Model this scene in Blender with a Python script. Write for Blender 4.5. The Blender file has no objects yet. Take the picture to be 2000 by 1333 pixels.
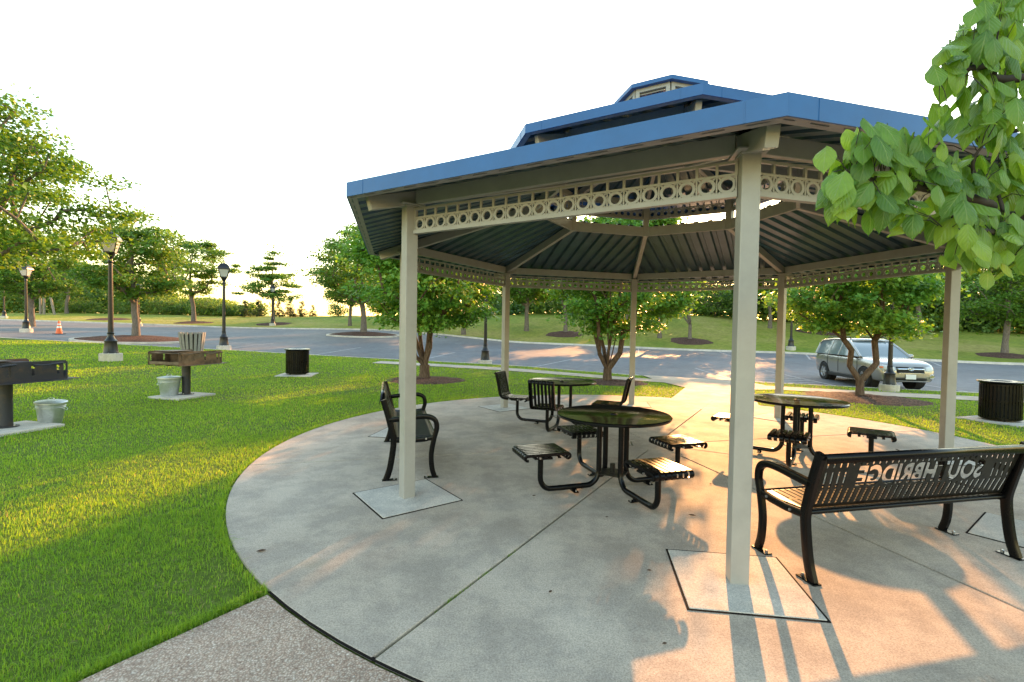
import bpy, bmesh, math, random
import numpy as np
from mathutils import Vector, Matrix, Euler
PI = math.pi
R_ = math.radians
SC = bpy.context.scene
COL = SC.collection
random.seed(7)
RNG = np.random.default_rng(11)

# ------------------------------------------------------------------ camera
FOC, PITCH, ROLL, PPX, PPY, EYE = 930.25, .0256, .0172, 26.6, 2.4, 1.6
cam_d = bpy.data.cameras.new('camera')
cam = bpy.data.objects.new('camera', cam_d)
COL.objects.link(cam)
cam_d.sensor_width = 36
cam_d.lens = FOC/2000*36
cam_d.shift_x = -PPX/2000
cam_d.shift_y = PPY/2000
cam_d.clip_start = .05
cam_d.clip_end = 3000
_c, _s = math.cos(PITCH), math.sin(PITCH)
_cr, _sr = math.cos(ROLL), math.sin(ROLL)
_r, _u, _f = Vector((1, 0, 0)), Vector((0, _s, _c)), Vector((0, _c, -_s))
_cx = _r*_cr + _u*_sr
_cy = -_r*_sr + _u*_cr
cam.matrix_world = Matrix(((_cx.x, _cy.x, -_f.x, 0), (_cx.y, _cy.y, -_f.y, 0), (_cx.z, _cy.z, -_f.z, EYE), (0, 0, 0, 1)))
SC.camera = cam

def ray(x, y):
    u = x-1000-PPX
    v = y-666.5-PPY
    a = (_cr*u+_sr*v)/FOC
    up = -(-_sr*u+_cr*v)/FOC
    return (a, _c+up*_s, -_s+up*_c)
def G(x, y, z=0.):
    r = ray(x, y); t = (z-EYE)/r[2]
    return (r[0]*t, r[1]*t)
def at(x, y, Y):
    r = ray(x, y); t = Y/r[1]
    return Vector((r[0]*t, Y, EYE+r[2]*t))

# ------------------------------------------------------------------ light
SUN_EL, SUN_AZ = R_(15.5), R_(20.3)
w = bpy.data.worlds.new('World'); SC.world = w; w.use_nodes = True
nt = w.node_tree
sky = nt.nodes.new('ShaderNodeTexSky'); sky.sky_type = 'NISHITA'; sky.sun_disc = False
sky.sun_elevation = SUN_EL; sky.sun_rotation = SUN_AZ
sky.altitude = 50; sky.air_density = 1.7; sky.dust_density = 0.8; sky.ozone_density = 1.0
bg = nt.nodes['Background']
nt.links.new(sky.outputs[0], bg.inputs[0]); bg.inputs[1].default_value = .15
sl = bpy.data.lights.new('sun', 'SUN'); so = bpy.data.objects.new('sun', sl); COL.objects.link(so)
sl.energy = 3.7; sl.angle = R_(.55); sl.color = (1, .47, .16)
_sd = Vector((math.sin(SUN_AZ)*math.cos(SUN_EL), math.cos(SUN_AZ)*math.cos(SUN_EL), math.sin(SUN_EL)))
so.rotation_euler = _sd.to_track_quat('Z', 'Y').to_euler()
SC.view_settings.view_transform = 'Standard'; SC.view_settings.look = 'None'
SC.view_settings.exposure = 2.12; SC.view_settings.gamma = 1
try:
    SC.cycles.max_bounces = 8; SC.cycles.transparent_max_bounces = 8
    SC.cycles.sample_clamp_indirect = 6
    SC.cycles.use_denoising = True
except Exception: pass

# ------------------------------------------------------------------ materials
def mat(name, col=(.5, .5, .5), rough=.6, metal=0., spec=.5, build=None):
    m = bpy.data.materials.new(name); m.use_nodes = True
    n = m.node_tree; p = n.nodes['Principled BSDF']
    p.inputs['Base Color'].default_value = (*col, 1); p.inputs['Roughness'].default_value = rough
    p.inputs['Metallic'].default_value = metal; p.inputs['Specular IOR Level'].default_value = spec
    if build: build(n, p)
    return m
def N(n, t, **k):
    x = n.nodes.new('ShaderNode'+t)
    for a, b in k.items(): setattr(x, a, b)
    return x
def coord(n, kind='Object'):
    return N(n, 'TexCoord').outputs[kind]
def noise(n, vec, scale, detail=4., rough=.6):
    x = N(n, 'TexNoise'); x.inputs['Scale'].default_value = scale; x.inputs['Detail'].default_value = detail
    x.inputs['Roughness'].default_value = rough
    n.links.new(vec, x.inputs['Vector']); return x.outputs[0]
def ramp(n, fac, stops):
    x = N(n, 'ValToRGB'); e = x.color_ramp.elements
    while len(e) < len(stops): e.new(.5)
    for k, (p, c) in zip(e, stops):
        k.position = p; k.color = (*c, 1) if len(c) == 3 else c
    n.links.new(fac, x.inputs[0]); return x.outputs[0]
def mixc(n, fac, a, b, mode='MIX'):
    x = N(n, 'Mix', data_type='RGBA', blend_type=mode)
    for s, v in ((0, fac), (6, a), (7, b)):
        if hasattr(v, 'links') or isinstance(v, bpy.types.NodeSocket): n.links.new(v, x.inputs[s])
        elif s == 0: x.inputs[0].default_value = v
        else: x.inputs[s].default_value = (*v, 1)
    return x.outputs[2]
def bump(n, p, h, strength=.3, dist=.01):
    b = N(n, 'Bump'); b.inputs['Strength'].default_value = strength; b.inputs['Distance'].default_value = dist
    n.links.new(h, b.inputs['Height']); n.links.new(b.outputs[0], p.inputs['Normal'])
def setc(n, p, c): n.links.new(c, p.inputs['Base Color'])

def _paint(scale=6, amt=.12):
    def f(n, p):
        c = p.inputs['Base Color'].default_value[:3]; v = coord(n)
        d = ramp(n, noise(n, v, scale, 6, .65), [(.3, tuple(x*(1-amt) for x in c)), (.7, tuple(min(1, x*(1+amt)) for x in c))])
        setc(n, p, d); bump(n, p, noise(n, v, 180, 2), .04, .002)
    return f
M = {}
M['beige'] = mat('beige_paint', (.325, .31, .285), .38, build=_paint(5, .09))
M['bluepaint'] = mat('blue_paint', (.006, .088, .28), .36, build=_paint(3, .12))
def _deck(n, p):
    v = coord(n); setc(n, p, ramp(n, noise(n, v, 3, 5), [(.3, (.034, .070, .092)), (.7, (.060, .108, .135))]))
M['deck'] = mat('dark_blue_deck', (.06, .08, .1), .30, metal=.4, build=_deck)
M['soffit'] = mat('grey_lip', (.30, .28, .29), .45, metal=.2, build=_paint(8, .15))
def _black(n, p):
    v = coord(n); bump(n, p, noise(n, v, 220, 3), .06, .002)
    x = N(n, 'MapRange'); x.inputs[3].default_value = .16; x.inputs[4].default_value = .34
    n.links.new(noise(n, v, 14, 4), x.inputs[0]); n.links.new(x.outputs[0], p.inputs['Roughness'])
M['black'] = mat('black_gloss', (.003, .003, .0034), .22, spec=.22, build=_black)
M['tabletop'] = mat('black_table', (.004, .0045, .004), .13, spec=.4, build=lambda n, p: bump(n, p, noise(n, coord(n), 60, 2), .03, .002))
M['lampblack'] = mat('black_iron', (.007, .0065, .009), .36, build=_paint(12, .2))
def _perf(n, p):   # fine-slotted steel
    v = coord(n); setc(n, p, ramp(n, noise(n, v, 20, 4), [(.3, (.005, .005, .005)), (.75, (.022, .020, .015))]))
M['slatsteel'] = mat('worn_black_steel', (.01, .01, .01), .36, spec=.3, build=_perf)
M['bolt'] = mat('bolt_steel', (.55, .55, .55), .3, metal=1)
def _galv(n, p):
    v = coord(n); x = N(n, 'TexVoronoi'); x.inputs['Scale'].default_value = 28; n.links.new(v, x.inputs['Vector'])
    setc(n, p, ramp(n, x.outputs['Color'], [(.2, (.50, .54, .56)), (.8, (.57, .61, .63))]))
M['galv'] = mat('galvanised', (.5, .53, .55), .36, metal=.75, build=_galv)
def _rust(n, p):
    v = coord(n); setc(n, p, ramp(n, noise(n, v, 5, 7, .7), [(.50, (.022, .023, .032)), (.62, (.05, .036, .030)), (.74, (.17, .085, .04))]))
    bump(n, p, noise(n, v, 60, 5), .2, .004)
M['grill'] = mat('rusty_grill_steel', (.03, .03, .03), .5, build=_rust)

M['grill_rust'] = mat('brown_rusted_steel', (.1, .06, .03), .6, build=lambda n, p: (setc(n, p, ramp(n, noise(n, coord(n), 5, 7, .7), [(.30, (.03, .024, .02)), (.45, (.10, .065, .038)), (.66, (.20, .135, .078))])), bump(n, p, noise(n, coord(n), 60, 5), .2, .004)))
def _conc(base, dark, speck, sc=1.):
    def f(n, p):
        v = coord(n)
        big = ramp(n, noise(n, v, .55*sc, 7, .62), [(.32, dark), (.62, base)])
        st = ramp(n, noise(n, v, 2.3*sc, 8, .7), [(.42, (.80, .80, .80)), (.58, (1.04, 1.03, 1.0))])
        c = mixc(n, 1., big, st, 'MULTIPLY')
        fine = ramp(n, noise(n, v, 105*sc, 3, .85), [(.32, (.58, .57, .56)), (.5, (1, 1, 1)), (.68, (1.38, 1.36, 1.33))])
        c = mixc(n, .85, c, fine, 'MULTIPLY')
        vo = N(n, 'TexVoronoi'); vo.inputs['Scale'].default_value = 55*sc; n.links.new(v, vo.inputs['Vector'])
        sp = ramp(n, vo.outputs['Distance'], [(.06, (1, 1, 1)), (.13, (0, 0, 0))])
        pick = ramp(n, vo.outputs['Color'], [(.80, (0, 0, 0)), (.83, (1, 1, 1))])
        c = mixc(n, mixc(n, 1., sp, pick, 'MULTIPLY'), c, speck)
        # brown leaf stains and rust marks with a shape of their own
        stn = ramp(n, noise(n, v, 1.15*sc, 3, .5), [(.66, (0, 0, 0)), (.74, (1, 1, 1))])
        c = mixc(n, mixc(n, .5, (0, 0, 0), stn), c, (.22, .16, .09))
        setc(n, p, c)
        bump(n, p, noise(n, v, 140*sc, 5, .75), .35, .004)
        x = N(n, 'MapRange'); x.inputs[3].default_value = .65; x.inputs[4].default_value = .95
        n.links.new(noise(n, v, 1.7, 6), x.inputs[0]); n.links.new(x.outputs[0], p.inputs['Roughness'])
    return f
M['concrete'] = mat('patio_concrete', rough=.6, spec=.10, build=_conc((.54, .455, .375), (.385, .315, .25), (.74, .67, .58)))
M['footing'] = mat('footing_concrete', rough=.6, spec=.10, build=_conc((.60, .55, .49), (.50, .455, .40), (.76, .72, .66)))
M['joint'] = mat('dark_joint', (.018, .014, .012), .95, spec=.05)
def _aggr(n, p):
    v = coord(n); vo = N(n, 'TexVoronoi'); vo.inputs['Scale'].default_value = 95; n.links.new(v, vo.inputs['Vector'])
    peb = ramp(n, vo.outputs['Color'], [(.1, (.45, .30, .215)), (.35, (.64, .465, .35)), (.6, (.60, .465, .36)), (.85, (.72, .58, .46)), (.97, (.84, .74, .63))])
    gap = ramp(n, vo.outputs['Distance'], [(.25, (1, 1, 1)), (.6, (.55, .5, .47))])
    c = mixc(n, 1., peb, gap, 'MULTIPLY')
    c = mixc(n, .8, c, ramp(n, noise(n, v, 2.2, 6, .65), [(.35, (.74, .73, .72)), (.65, (1.12, 1.1, 1.08))]), 'MULTIPLY')
    setc(n, p, c); bump(n, p, vo.outputs['Distance'], .5, -.006)
M['aggregate'] = mat('exposed_aggregate', rough=.75, build=_aggr)
def _asph(n, p):
    v = coord(n)
    c = ramp(n, noise(n, v, .22, 7, .65), [(.33, (.124, .126, .134)), (.64, (.174, .176, .184))])
    c = mixc(n, .9, c, ramp(n, noise(n, v, 2.4, 6, .7), [(.38, (.80, .80, .82)), (.62, (1.08, 1.07, 1.05))]), 'MULTIPLY')
    c = mixc(n, .8, c, ramp(n, noise(n, v, 60, 2), [(.3, (.7, .7, .7)), (.7, (1.3, 1.3, 1.3))]), 'MULTIPLY')
    setc(n, p, c); bump(n, p, noise(n, v, 45, 4), .4, .01)
M['asphalt'] = mat('asphalt', rough=.7, spec=.25, build=_asph)
M['linepaint'] = mat('worn_white_line', (.34, .335, .33), .7, spec=.2, build=_paint(9, .45))
def _lawn(n, p):
    v = coord(n)
    c = ramp(n, noise(n, v, .35, 6, .6), [(.30, (.11, .19, .02)), (.55, (.16, .26, .028)), (.74, (.24, .28, .045))])
    c = mixc(n, .9, c, ramp(n, noise(n, v, 9, 6, .75), [(.34, (.55, .58, .5)), (.66, (1.35, 1.3, 1.2))]), 'MULTIPLY')
    c = mixc(n, .6, c, ramp(n, noise(n, v, 70, 2, .8), [(.32, (.4, .42, .4)), (.68, (1.6, 1.55, 1.4))]), 'MULTIPLY')
    setc(n, p, c); bump(n, p, noise(n, v, 30, 6, .8), .9, .06)
M['lawn'] = mat('lawn_green', rough=.8, spec=.2, build=_lawn)
def _soil(n, p):
    v = coord(n)
    setc(n, p, ramp(n, noise(n, v, 25, 6, .7), [(.35, (.07, .10, .016)), (.55, (.115, .165, .022)), (.72, (.22, .18, .08))]))
    bump(n, p, noise(n, v, 60, 5), .6, .02)
M['soil'] = mat('turf_thatch', rough=.9, spec=.1, build=_soil)
def _bank(n, p):
    v = coord(n)
    c = ramp(n, noise(n, v, .16, 7, .62), [(.32, (.17, .25, .03)), (.50, (.28, .31, .05)), (.68, (.42, .36, .12))])  # yellow stops put streaks of sun into the bank's grass colour
    c = mixc(n, .9, c, ramp(n, noise(n, v, 3.2, 6, .75), [(.34, (.6, .62, .55)), (.66, (1.3, 1.26, 1.15))]), 'MULTIPLY')
    setc(n, p, c); bump(n, p, noise(n, v, 14, 6, .8), 1., .12)
M['bank'] = mat('bank_grass', rough=.85, spec=.15, build=_bank)
def _mulch(n, p):
    v = coord(n); vo = N(n, 'TexVoronoi'); vo.inputs['Scale'].default_value = 30; n.links.new(v, vo.inputs['Vector'])
    setc(n, p, ramp(n, vo.outputs['Color'], [(.1, (.028, .014, .010)), (.5, (.085, .042, .03)), (.9, (.18, .10, .075))]))
    bump(n, p, vo.outputs['Distance'], 1., .03)
M['mulch'] = mat('wood_mulch', rough=.9, spec=.2, build=_mulch)
def attr_rnd(n):
    a = N(n, 'Attribute'); a.attribute_name = 'rnd'; return a.outputs['Fac']
def leafmat(name, stops, trans=.5, rough=.45, tcol=1.7, spec=.35):
    m = bpy.data.materials.new(name); m.use_nodes = True; n = m.node_tree
    p = n.nodes['Principled BSDF']; out = n.nodes['Material Output']
    c = ramp(n, attr_rnd(n), stops)
    n.links.new(c, p.inputs['Base Color']); p.inputs['Roughness'].default_value = rough
    p.inputs['Specular IOR Level'].default_value = spec
    t = N(n, 'BsdfTranslucent')
    tc = mixc(n, 1., c, (tcol*1.15, tcol, tcol*.35), 'MULTIPLY')
    n.links.new(tc, t.inputs[0])
    ms = N(n, 'MixShader'); ms.inputs[0].default_value = trans
    n.links.new(p.outputs[0], ms.inputs[1]); n.links.new(t.outputs[0], ms.inputs[2]); n.links.new(ms.outputs[0], out.inputs[0])
    return m
M['grass'] = leafmat('grass_blade', [(0, (.125, .25, .026)), (.3, (.185, .335, .034)), (.6, (.25, .40, .044)), (.82, (.32, .44, .065)), (.93, (.46, .43, .10)), (1, (.55, .40, .20))], .46, .55, 1.5, .2)
M['leaf_maple'] = leafmat('maple_leaf', [(0, (.058, .15, .020)), (.5, (.115, .25, .032)), (1, (.21, .33, .048))], .38, .5, 1.15)
M['leaf_dogwood'] = leafmat('dogwood_leaf', [(0, (.075, .20, .034)), (.5, (.155, .335, .05)), (1, (.26, .41, .065))], .38, .45, 1.3)
M['leaf_wood'] = leafmat('woodland_leaf', [(0, (.052, .115, .022)), (.5, (.105, .20, .036)), (1, (.21, .295, .05))], .4, .55, 1.5)
M['leaf_dark'] = leafmat('dark_leaf', [(0, (.018, .045, .014)), (.5, (.032, .072, .02)), (1, (.06, .105, .025))], .3, .55, 1.3)
def _nearleaf():
    m = bpy.data.materials.new('near_dogwood_leaf'); m.use_nodes = True; n = m.node_tree
    p = n.nodes['Principled BSDF']; out = n.nodes['Material Output']
    uv = N(n, 'UVMap'); sx = N(n, 'SeparateXYZ'); n.links.new(uv.outputs[0], sx.inputs[0])
    c = ramp(n, attr_rnd(n), [(0, (.09, .20, .042)), (.5, (.15, .29, .05)), (1, (.25, .39, .06))])
    # pale midrib and curved side veins
    a = N(n, 'Math', operation='ABSOLUTE'); n.links.new(sx.outputs[0], a.inputs[0])
    mid = ramp(n, a.outputs[0], [(.0, (1, 1, 1)), (.06, (0, 0, 0))])
    q = N(n, 'Math', operation='MULTIPLY'); q.inputs[1].default_value = -.45; n.links.new(a.outputs[0], q.inputs[0])
    ad = N(n, 'Math', operation='ADD'); n.links.new(q.outputs[0], ad.inputs[0]); n.links.new(sx.outputs[1], ad.inputs[1])
    mu = N(n, 'Math', operation='MULTIPLY'); mu.inputs[1].default_value = 38; n.links.new(ad.outputs[0], mu.inputs[0])
    sn = N(n, 'Math', operation='SINE'); n.links.new(mu.outputs[0], sn.inputs[0])
    ve = ramp(n, sn.outputs[0], [(.86, (0, 0, 0)), (1, (.5, .5, .5))])
    c = mixc(n, ve, c, (.17, .28, .085)); c = mixc(n, mid, c, (.25, .36, .14))
    c = mixc(n, .5, c, ramp(n, noise(n, coord(n), 30, 4), [(.3, (.75, .78, .7)), (.7, (1.2, 1.15, 1.1))]), 'MULTIPLY')
    n.links.new(c, p.inputs['Base Color']); p.inputs['Roughness'].default_value = .34
    b = N(n, 'Bump'); b.inputs['Strength'].default_value = .35; b.inputs['Distance'].default_value = .003
    n.links.new(sn.outputs[0], b.inputs['Height']); n.links.new(b.outputs[0], p.inputs['Normal'])
    t = N(n, 'BsdfTranslucent'); n.links.new(mixc(n, 1., c, (2., 1.75, .5), 'MULTIPLY'), t.inputs[0])
    ms = N(n, 'MixShader'); ms.inputs[0].default_value = .48
    n.links.new(p.outputs[0], ms.inputs[1]); n.links.new(t.outputs[0], ms.inputs[2]); n.links.new(ms.outputs[0], out.inputs[0])
    return m
M['nearleaf'] = _nearleaf()
def _bark(a, b):
    def f(n, p):
        v = coord(n); mp = N(n, 'Mapping'); mp.inputs['Scale'].default_value = (1, 1, .22); n.links.new(v, mp.inputs[0])
        x = noise(n, mp.outputs[0], 26, 7, .7); setc(n, p, ramp(n, x, [(.32, a), (.68, b)])); bump(n, p, x, .9, .02)
    return f
M['bark'] = mat('grey_bark', rough=.9, spec=.15, build=_bark((.085, .068, .055), (.24, .20, .17)))
M['bark_brown'] = mat('brown_bark', rough=.9, spec=.15, build=_bark((.05, .032, .022), (.19, .125, .085)))
M['twig'] = mat('dark_twig', (.035, .026, .022), .8, build=_paint(40, .35))
def _glass(n, p):
    p.inputs['Transmission Weight'].default_value = .0
M['lampglass'] = mat('frosted_lamp_glass', (.66, .65, .62), .3)
def _frost():
    m = M['lampglass']; n = m.node_tree; p = n.nodes['Principled BSDF']; out = n.nodes['Material Output']
    t = N(n, 'BsdfTranslucent'); t.inputs[0].default_value = (1, .98, .94, 1)
    ms = N(n, 'MixShader'); ms.inputs[0].default_value = .5
    n.links.new(p.outputs[0], ms.inputs[1]); n.links.new(t.outputs[0], ms.inputs[2]); n.links.new(ms.outputs[0], out.inputs[0])
_frost()
M['orange'] = mat('orange_cone', (.75, .12, .02), .45, build=_paint(20, .1))
M['whitetape'] = mat('white_band', (.75, .74, .72), .4)
M['plank'] = mat('grey_plank', (.26, .245, .24), .6, build=_paint(14, .18))
M['darkin'] = mat('dark_inside', (.012, .012, .012), .8)
M['post'] = mat('weathered_post', (.25, .21, .17), .85, build=_paint(10, .25))
M['carpaint'] = mat('champagne_paint', (.36, .345, .32), .25, metal=.6); M['carpaint'].node_tree.nodes['Principled BSDF'].inputs['Coat Weight'].default_value = .7
M['carglass'] = mat('car_glass', (.16, .20, .22), .05, spec=.8)
M['tyre'] = mat('tyre_rubber', (.012, .012, .012), .8)
M['rim'] = mat('alloy_rim', (.6, .6, .61), .3, metal=.8)
M['plastic'] = mat('black_plastic', (.015, .015, .016), .55)
M['chrome'] = mat('chrome', (.72, .72, .73), .12, metal=1)
M['lens'] = mat('lamp_lens', (.62, .64, .66), .12)
M['amber'] = mat('amber_lens', (.75, .2, .05), .25)
M['plate'] = mat('number_plate', (.72, .74, .78), .4)
M['deadleaf'] = mat('dead_leaf', (.075, .04, .022), .85)
# ------------------------------------------------------------------ object helpers
def tag(o, label=None, cat=None, group=None, kind=None):
    if label: o['label'] = label
    if cat: o['category'] = cat
    if group: o['group'] = group
    if kind: o['kind'] = kind
    return o
def empty(name, loc=(0, 0, 0), rz=0., sc=1.):
    o = bpy.data.objects.new(name, None); COL.objects.link(o); o.location = loc
    o.rotation_euler = (0, 0, rz); o.scale = (sc, sc, sc); o.empty_display_size = .1
    return o
def link(name, me, m, parent=None, smooth=35, loc=None):
    o = bpy.data.objects.new(name, me); COL.objects.link(o)
    if m is not None and not me.materials: me.materials.append(m)
    if parent: o.parent = parent
    if loc is not None: o.location = loc
    if smooth and len(me.polygons):
        me.polygons.foreach_set('use_smooth', np.ones(len(me.polygons), bool))
        me.set_sharp_from_angle(angle=R_(smooth))
    return o
def copy_tree(o, parent=None):
    c = o.copy(); COL.objects.link(c)
    if parent is not None: c.parent = parent
    for ch in o.children: copy_tree(ch, c)
    return c
def bevel(o, wd=.004, seg=2):
    b = o.modifiers.new('bevel', 'BEVEL'); b.width = wd; b.segments = seg; b.limit_method = 'ANGLE'; b.angle_limit = R_(40)
    return o

class MB:
    def __init__(s): s.v = []; s.f = []; s.M = None
    def add(s, vs, fs):
        k = len(s.v)
        if s.M is not None: vs = [tuple(s.M @ Vector(p)) for p in vs]
        s.v += [tuple(p) for p in vs]; s.f += [tuple(i+k for i in f) for f in fs]
        return s
    def box(s, c, d, rz=0., rot=None):
        x, y, z = (q/2 for q in d)
        vs = [Vector(p) for p in ((-x, -y, -z), (x, -y, -z), (x, y, -z), (-x, y, -z), (-x, -y, z), (x, -y, z), (x, y, z), (-x, y, z))]
        m = rot if rot is not None else Matrix.Rotation(rz, 3, 'Z')
        return s.add([m @ p + Vector(c) for p in vs], [(0, 3, 2, 1), (4, 5, 6, 7), (0, 1, 5, 4), (1, 2, 6, 5), (2, 3, 7, 6), (3, 0, 4, 7)])
    def beam(s, a, b, wd, h, up=(0, 0, 1)):
        a, b = Vector(a), Vector(b); d = (b-a).normalized(); sx = d.cross(Vector(up)).normalized(); u = sx.cross(d)
        vs = []
        for p in (a, b):
            for i, j in ((-1, -1), (1, -1), (1, 1), (-1, 1)): vs.append(p+sx*i*wd/2+u*j*h/2)
        return s.add(vs, [(3, 2, 1, 0), (4, 5, 6, 7), (0, 1, 5, 4), (1, 2, 6, 5), (2, 3, 7, 6), (3, 0, 4, 7)])
    def tube(s, pts, r, n=10, cap=True, closed=False):
        pts = [Vector(p) for p in pts]; k = len(pts); rs = r if isinstance(r, (list, tuple)) else [r]*k
        vs = []; fs = []; ref = None
        for i, p in enumerate(pts):
            if closed: d = pts[(i+1) % k]-pts[i-1]
            else: d = pts[min(i+1, k-1)]-pts[max(i-1, 0)]
            d.normalize()
            if ref is None:
                ref = Vector((0, 0, 1)) if abs(d.z) < .9 else Vector((1, 0, 0))
            a = (ref-d*ref.dot(d)).normalized(); ref = a; b = d.cross(a)
            for j in range(n):
                t = 2*PI*j/n; vs.append(p+(a*math.cos(t)+b*math.sin(t))*rs[i])
        for i in range(k if closed else k-1):
            q = (i+1) % k
            for j in range(n):
                fs.append((i*n+j, i*n+(j+1) % n, q*n+(j+1) % n, q*n+j))
        if cap and not closed: fs += [tuple(range(n-1, -1, -1)), tuple((k-1)*n+j for j in range(n))]
        return s.add(vs, fs)
    def sweep(s, pts, wd, h, side):        # rectangular bar along a path that lies in a plane with normal `side`
        pts = [Vector(p) for p in pts]; k = len(pts); sd = Vector(side).normalized(); vs = []; fs = []
        for i, p in enumerate(pts):
            d = (pts[min(i+1, k-1)]-pts[max(i-1, 0)]).normalized(); u = sd.cross(d).normalized()
            c = .28
            for a, b in ((-1, -1+c), (-1+c, -1), (1-c, -1), (1, -1+c), (1, 1-c), (1-c, 1), (-1+c, 1), (-1, 1-c)): vs.append(p+sd*a*wd/2+u*b*h/2)
        for i in range(k-1):
            for j in range(8): fs.append((i*8+j, i*8+(j+1) % 8, (i+1)*8+(j+1) % 8, (i+1)*8+j))
        fs += [tuple(range(7, -1, -1)), tuple((k-1)*8+j for j in range(8))]
        return s.add(vs, fs)
    def lathe(s, prof, c=(0, 0, 0), n=24, cap=True):
        vs = []; fs = []; k = len(prof)
        for r, z in prof:
            for j in range(n):
                t = 2*PI*j/n; vs.append((c[0]+r*math.cos(t), c[1]+r*math.sin(t), c[2]+z))
        for i in range(k-1):
            for j in range(n): fs.append((i*n+j, i*n+(j+1) % n, (i+1)*n+(j+1) % n, (i+1)*n+j))
        if cap: fs += [tuple(range(n-1, -1, -1)), tuple((k-1)*n+j for j in range(n))]
        return s.add(vs, fs)
    def prism(s, poly, z0, z1):
        n = len(poly); vs = [(x, y, z0) for x, y in poly]+[(x, y, z1) for x, y in poly]
        return s.add(vs, [tuple(range(n-1, -1, -1)), tuple(range(n, 2*n))]+[(i, (i+1) % n, n+(i+1) % n, n+i) for i in range(n)])
    def ring(s, c, r0, r1, th, n=18, ax='y'):   # flat annulus standing in the xz plane
        vs = []; fs = []
        for y in (-th/2, th/2):
            for r in (r0, r1):
                for j in range(n):
                    t = 2*PI*j/n; vs.append((c[0]+r*math.cos(t), c[1]+y, c[2]+r*math.sin(t)))
        for j in range(n):
            q = (j+1) % n
            fs += [(j, n+j, n+q, q), (2*n+j, 2*n+q, 3*n+q, 3*n+j), (j, q, 2*n+q, 2*n+j), (n+j, 3*n+j, 3*n+q, n+q)]
        return s.add(vs, fs)
    def mesh(s, name):
        me = bpy.data.meshes.new(name); me.from_pydata(s.v, [], s.f); me.validate(); me.update()
        bm = bmesh.new(); bm.from_mesh(me); bmesh.ops.recalc_face_normals(bm, faces=bm.faces); bm.to_mesh(me); bm.free()
        return me
    def build(s, name, m, parent=None, smooth=35, bev=0, loc=None):
        o = link(name, s.mesh(name), m, parent, smooth, loc)
        if bev: bevel(o, bev)
        return o

def bez(p0, p1, p2, p3, n=8):
    out = []
    for i in range(n+1):
        t = i/n; out.append(tuple(((1-t)**3)*a+3*t*(1-t)**2*b+3*t*t*(1-t)*c+t**3*d for a, b, c, d in zip(p0, p1, p2, p3)))
    return out
def spline(pts, n=6):                     # Catmull-Rom through points
    P = [Vector(p) for p in pts]; P = [P[0]*2-P[1]]+P+[P[-1]*2-P[-2]]; out = []
    for i in range(1, len(P)-2):
        for k in range(n):
            t = k/n; a, b, c, d = P[i-1:i+3]
            out.append(.5*((2*b)+(c-a)*t+(2*a-5*b+4*c-d)*t*t+(3*b-a-3*c+d)*t**3))
    out.append(P[-2]); return out
def flat_cut(name, loops, th, letters=None, box=None, embolden=0.):
    """sheet with holes: first loop is the outline, the rest (and the letters) are cut out; lies in xy, thickness th in z"""
    cu = bpy.data.curves.new(name, 'CURVE'); cu.dimensions = '2D'; cu.fill_mode = 'BOTH'; cu.extrude = th/2
    for lp in loops:
        sp = cu.splines.new('POLY'); sp.points.add(len(lp)-1); sp.use_cyclic_u = True
        for q, (x, y) in zip(sp.points, lp): q.co = (x, y, 0, 1)
    if letters:
        tc = bpy.data.curves.new('lettering', 'FONT'); tc.body = letters; tc.size = .2; tc.resolution_u = 4
        tc.space_character = 1.04
        to = bpy.data.objects.new('lettering', tc); COL.objects.link(to); bpy.context.view_layer.update()
        me0 = to.to_curve(bpy.context.evaluated_depsgraph_get())
        allp = []
        for s in me0.splines:
            pts = []
            bp = s.bezier_points; k = len(bp)
            for i in range(k):
                a, b = bp[i], bp[(i+1) % k]
                for t in (0, .25, .5, .75) if (a.handle_right-a.co).length > 1e-5 and ((a.co-b.co).cross(a.handle_right-a.co)).length > 1e-7 else (0,):
                    p = a.co*(1-t)**3+a.handle_right*3*t*(1-t)**2+b.handle_left*3*t*t*(1-t)+b.co*t**3
                    pts.append((p.x, p.y))
            allp.append(pts)
        X = [q[0] for pts in allp for q in pts]; Y = [q[1] for pts in allp for q in pts]; bx = box
        big = max(allp, key=lambda p: (max(q[0] for q in p)-min(q[0] for q in p))*(max(q[1] for q in p)-min(q[1] for q in p)))
        sg = 1 if sum(a[0]*b[1]-b[0]*a[1] for a, b in zip(big, big[1:]+big[:1])) > 0 else -1
        sxx, syy = (bx[2]-bx[0])/(max(X)-min(X)), (bx[3]-bx[1])/(max(Y)-min(Y))
        for raw in allp:
            pts = [((x-min(X))*sxx+bx[0], (y-min(Y))*syy+bx[1]) for x, y in raw]; k = len(pts); off = []
            for i in range(k):
                a, c, d = Vector(pts[i-1]), Vector(pts[i]), Vector(pts[(i+1) % k]); u, v = (c-a), (d-c)
                if u.length < 1e-6: u = v
                if v.length < 1e-6: v = u
                u.normalize(); v.normalize(); n1, n2 = Vector((u.y, -u.x)), Vector((v.y, -v.x)); m = n1+n2
                if m.length < .3: m = n1
                m.normalize(); off.append(c+m*sg*min(embolden/max(.5, m.dot(n1)), embolden*1.6))
            pts = [tuple(q) for q in off]
            sp = cu.splines.new('POLY'); sp.points.add(len(pts)-1); sp.use_cyclic_u = True
            for q, (x, y) in zip(sp.points, pts): q.co = (x, y, 0, 1)
        to.to_curve_clear(); bpy.data.objects.remove(to)
    co = bpy.data.objects.new(name, cu); COL.objects.link(co); bpy.context.view_layer.update()
    dg = bpy.context.evaluated_depsgraph_get()
    me = bpy.data.meshes.new_from_object(co.evaluated_get(dg)); me.name = name
    bpy.data.objects.remove(co); bpy.data.curves.remove(cu)
    return me
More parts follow.
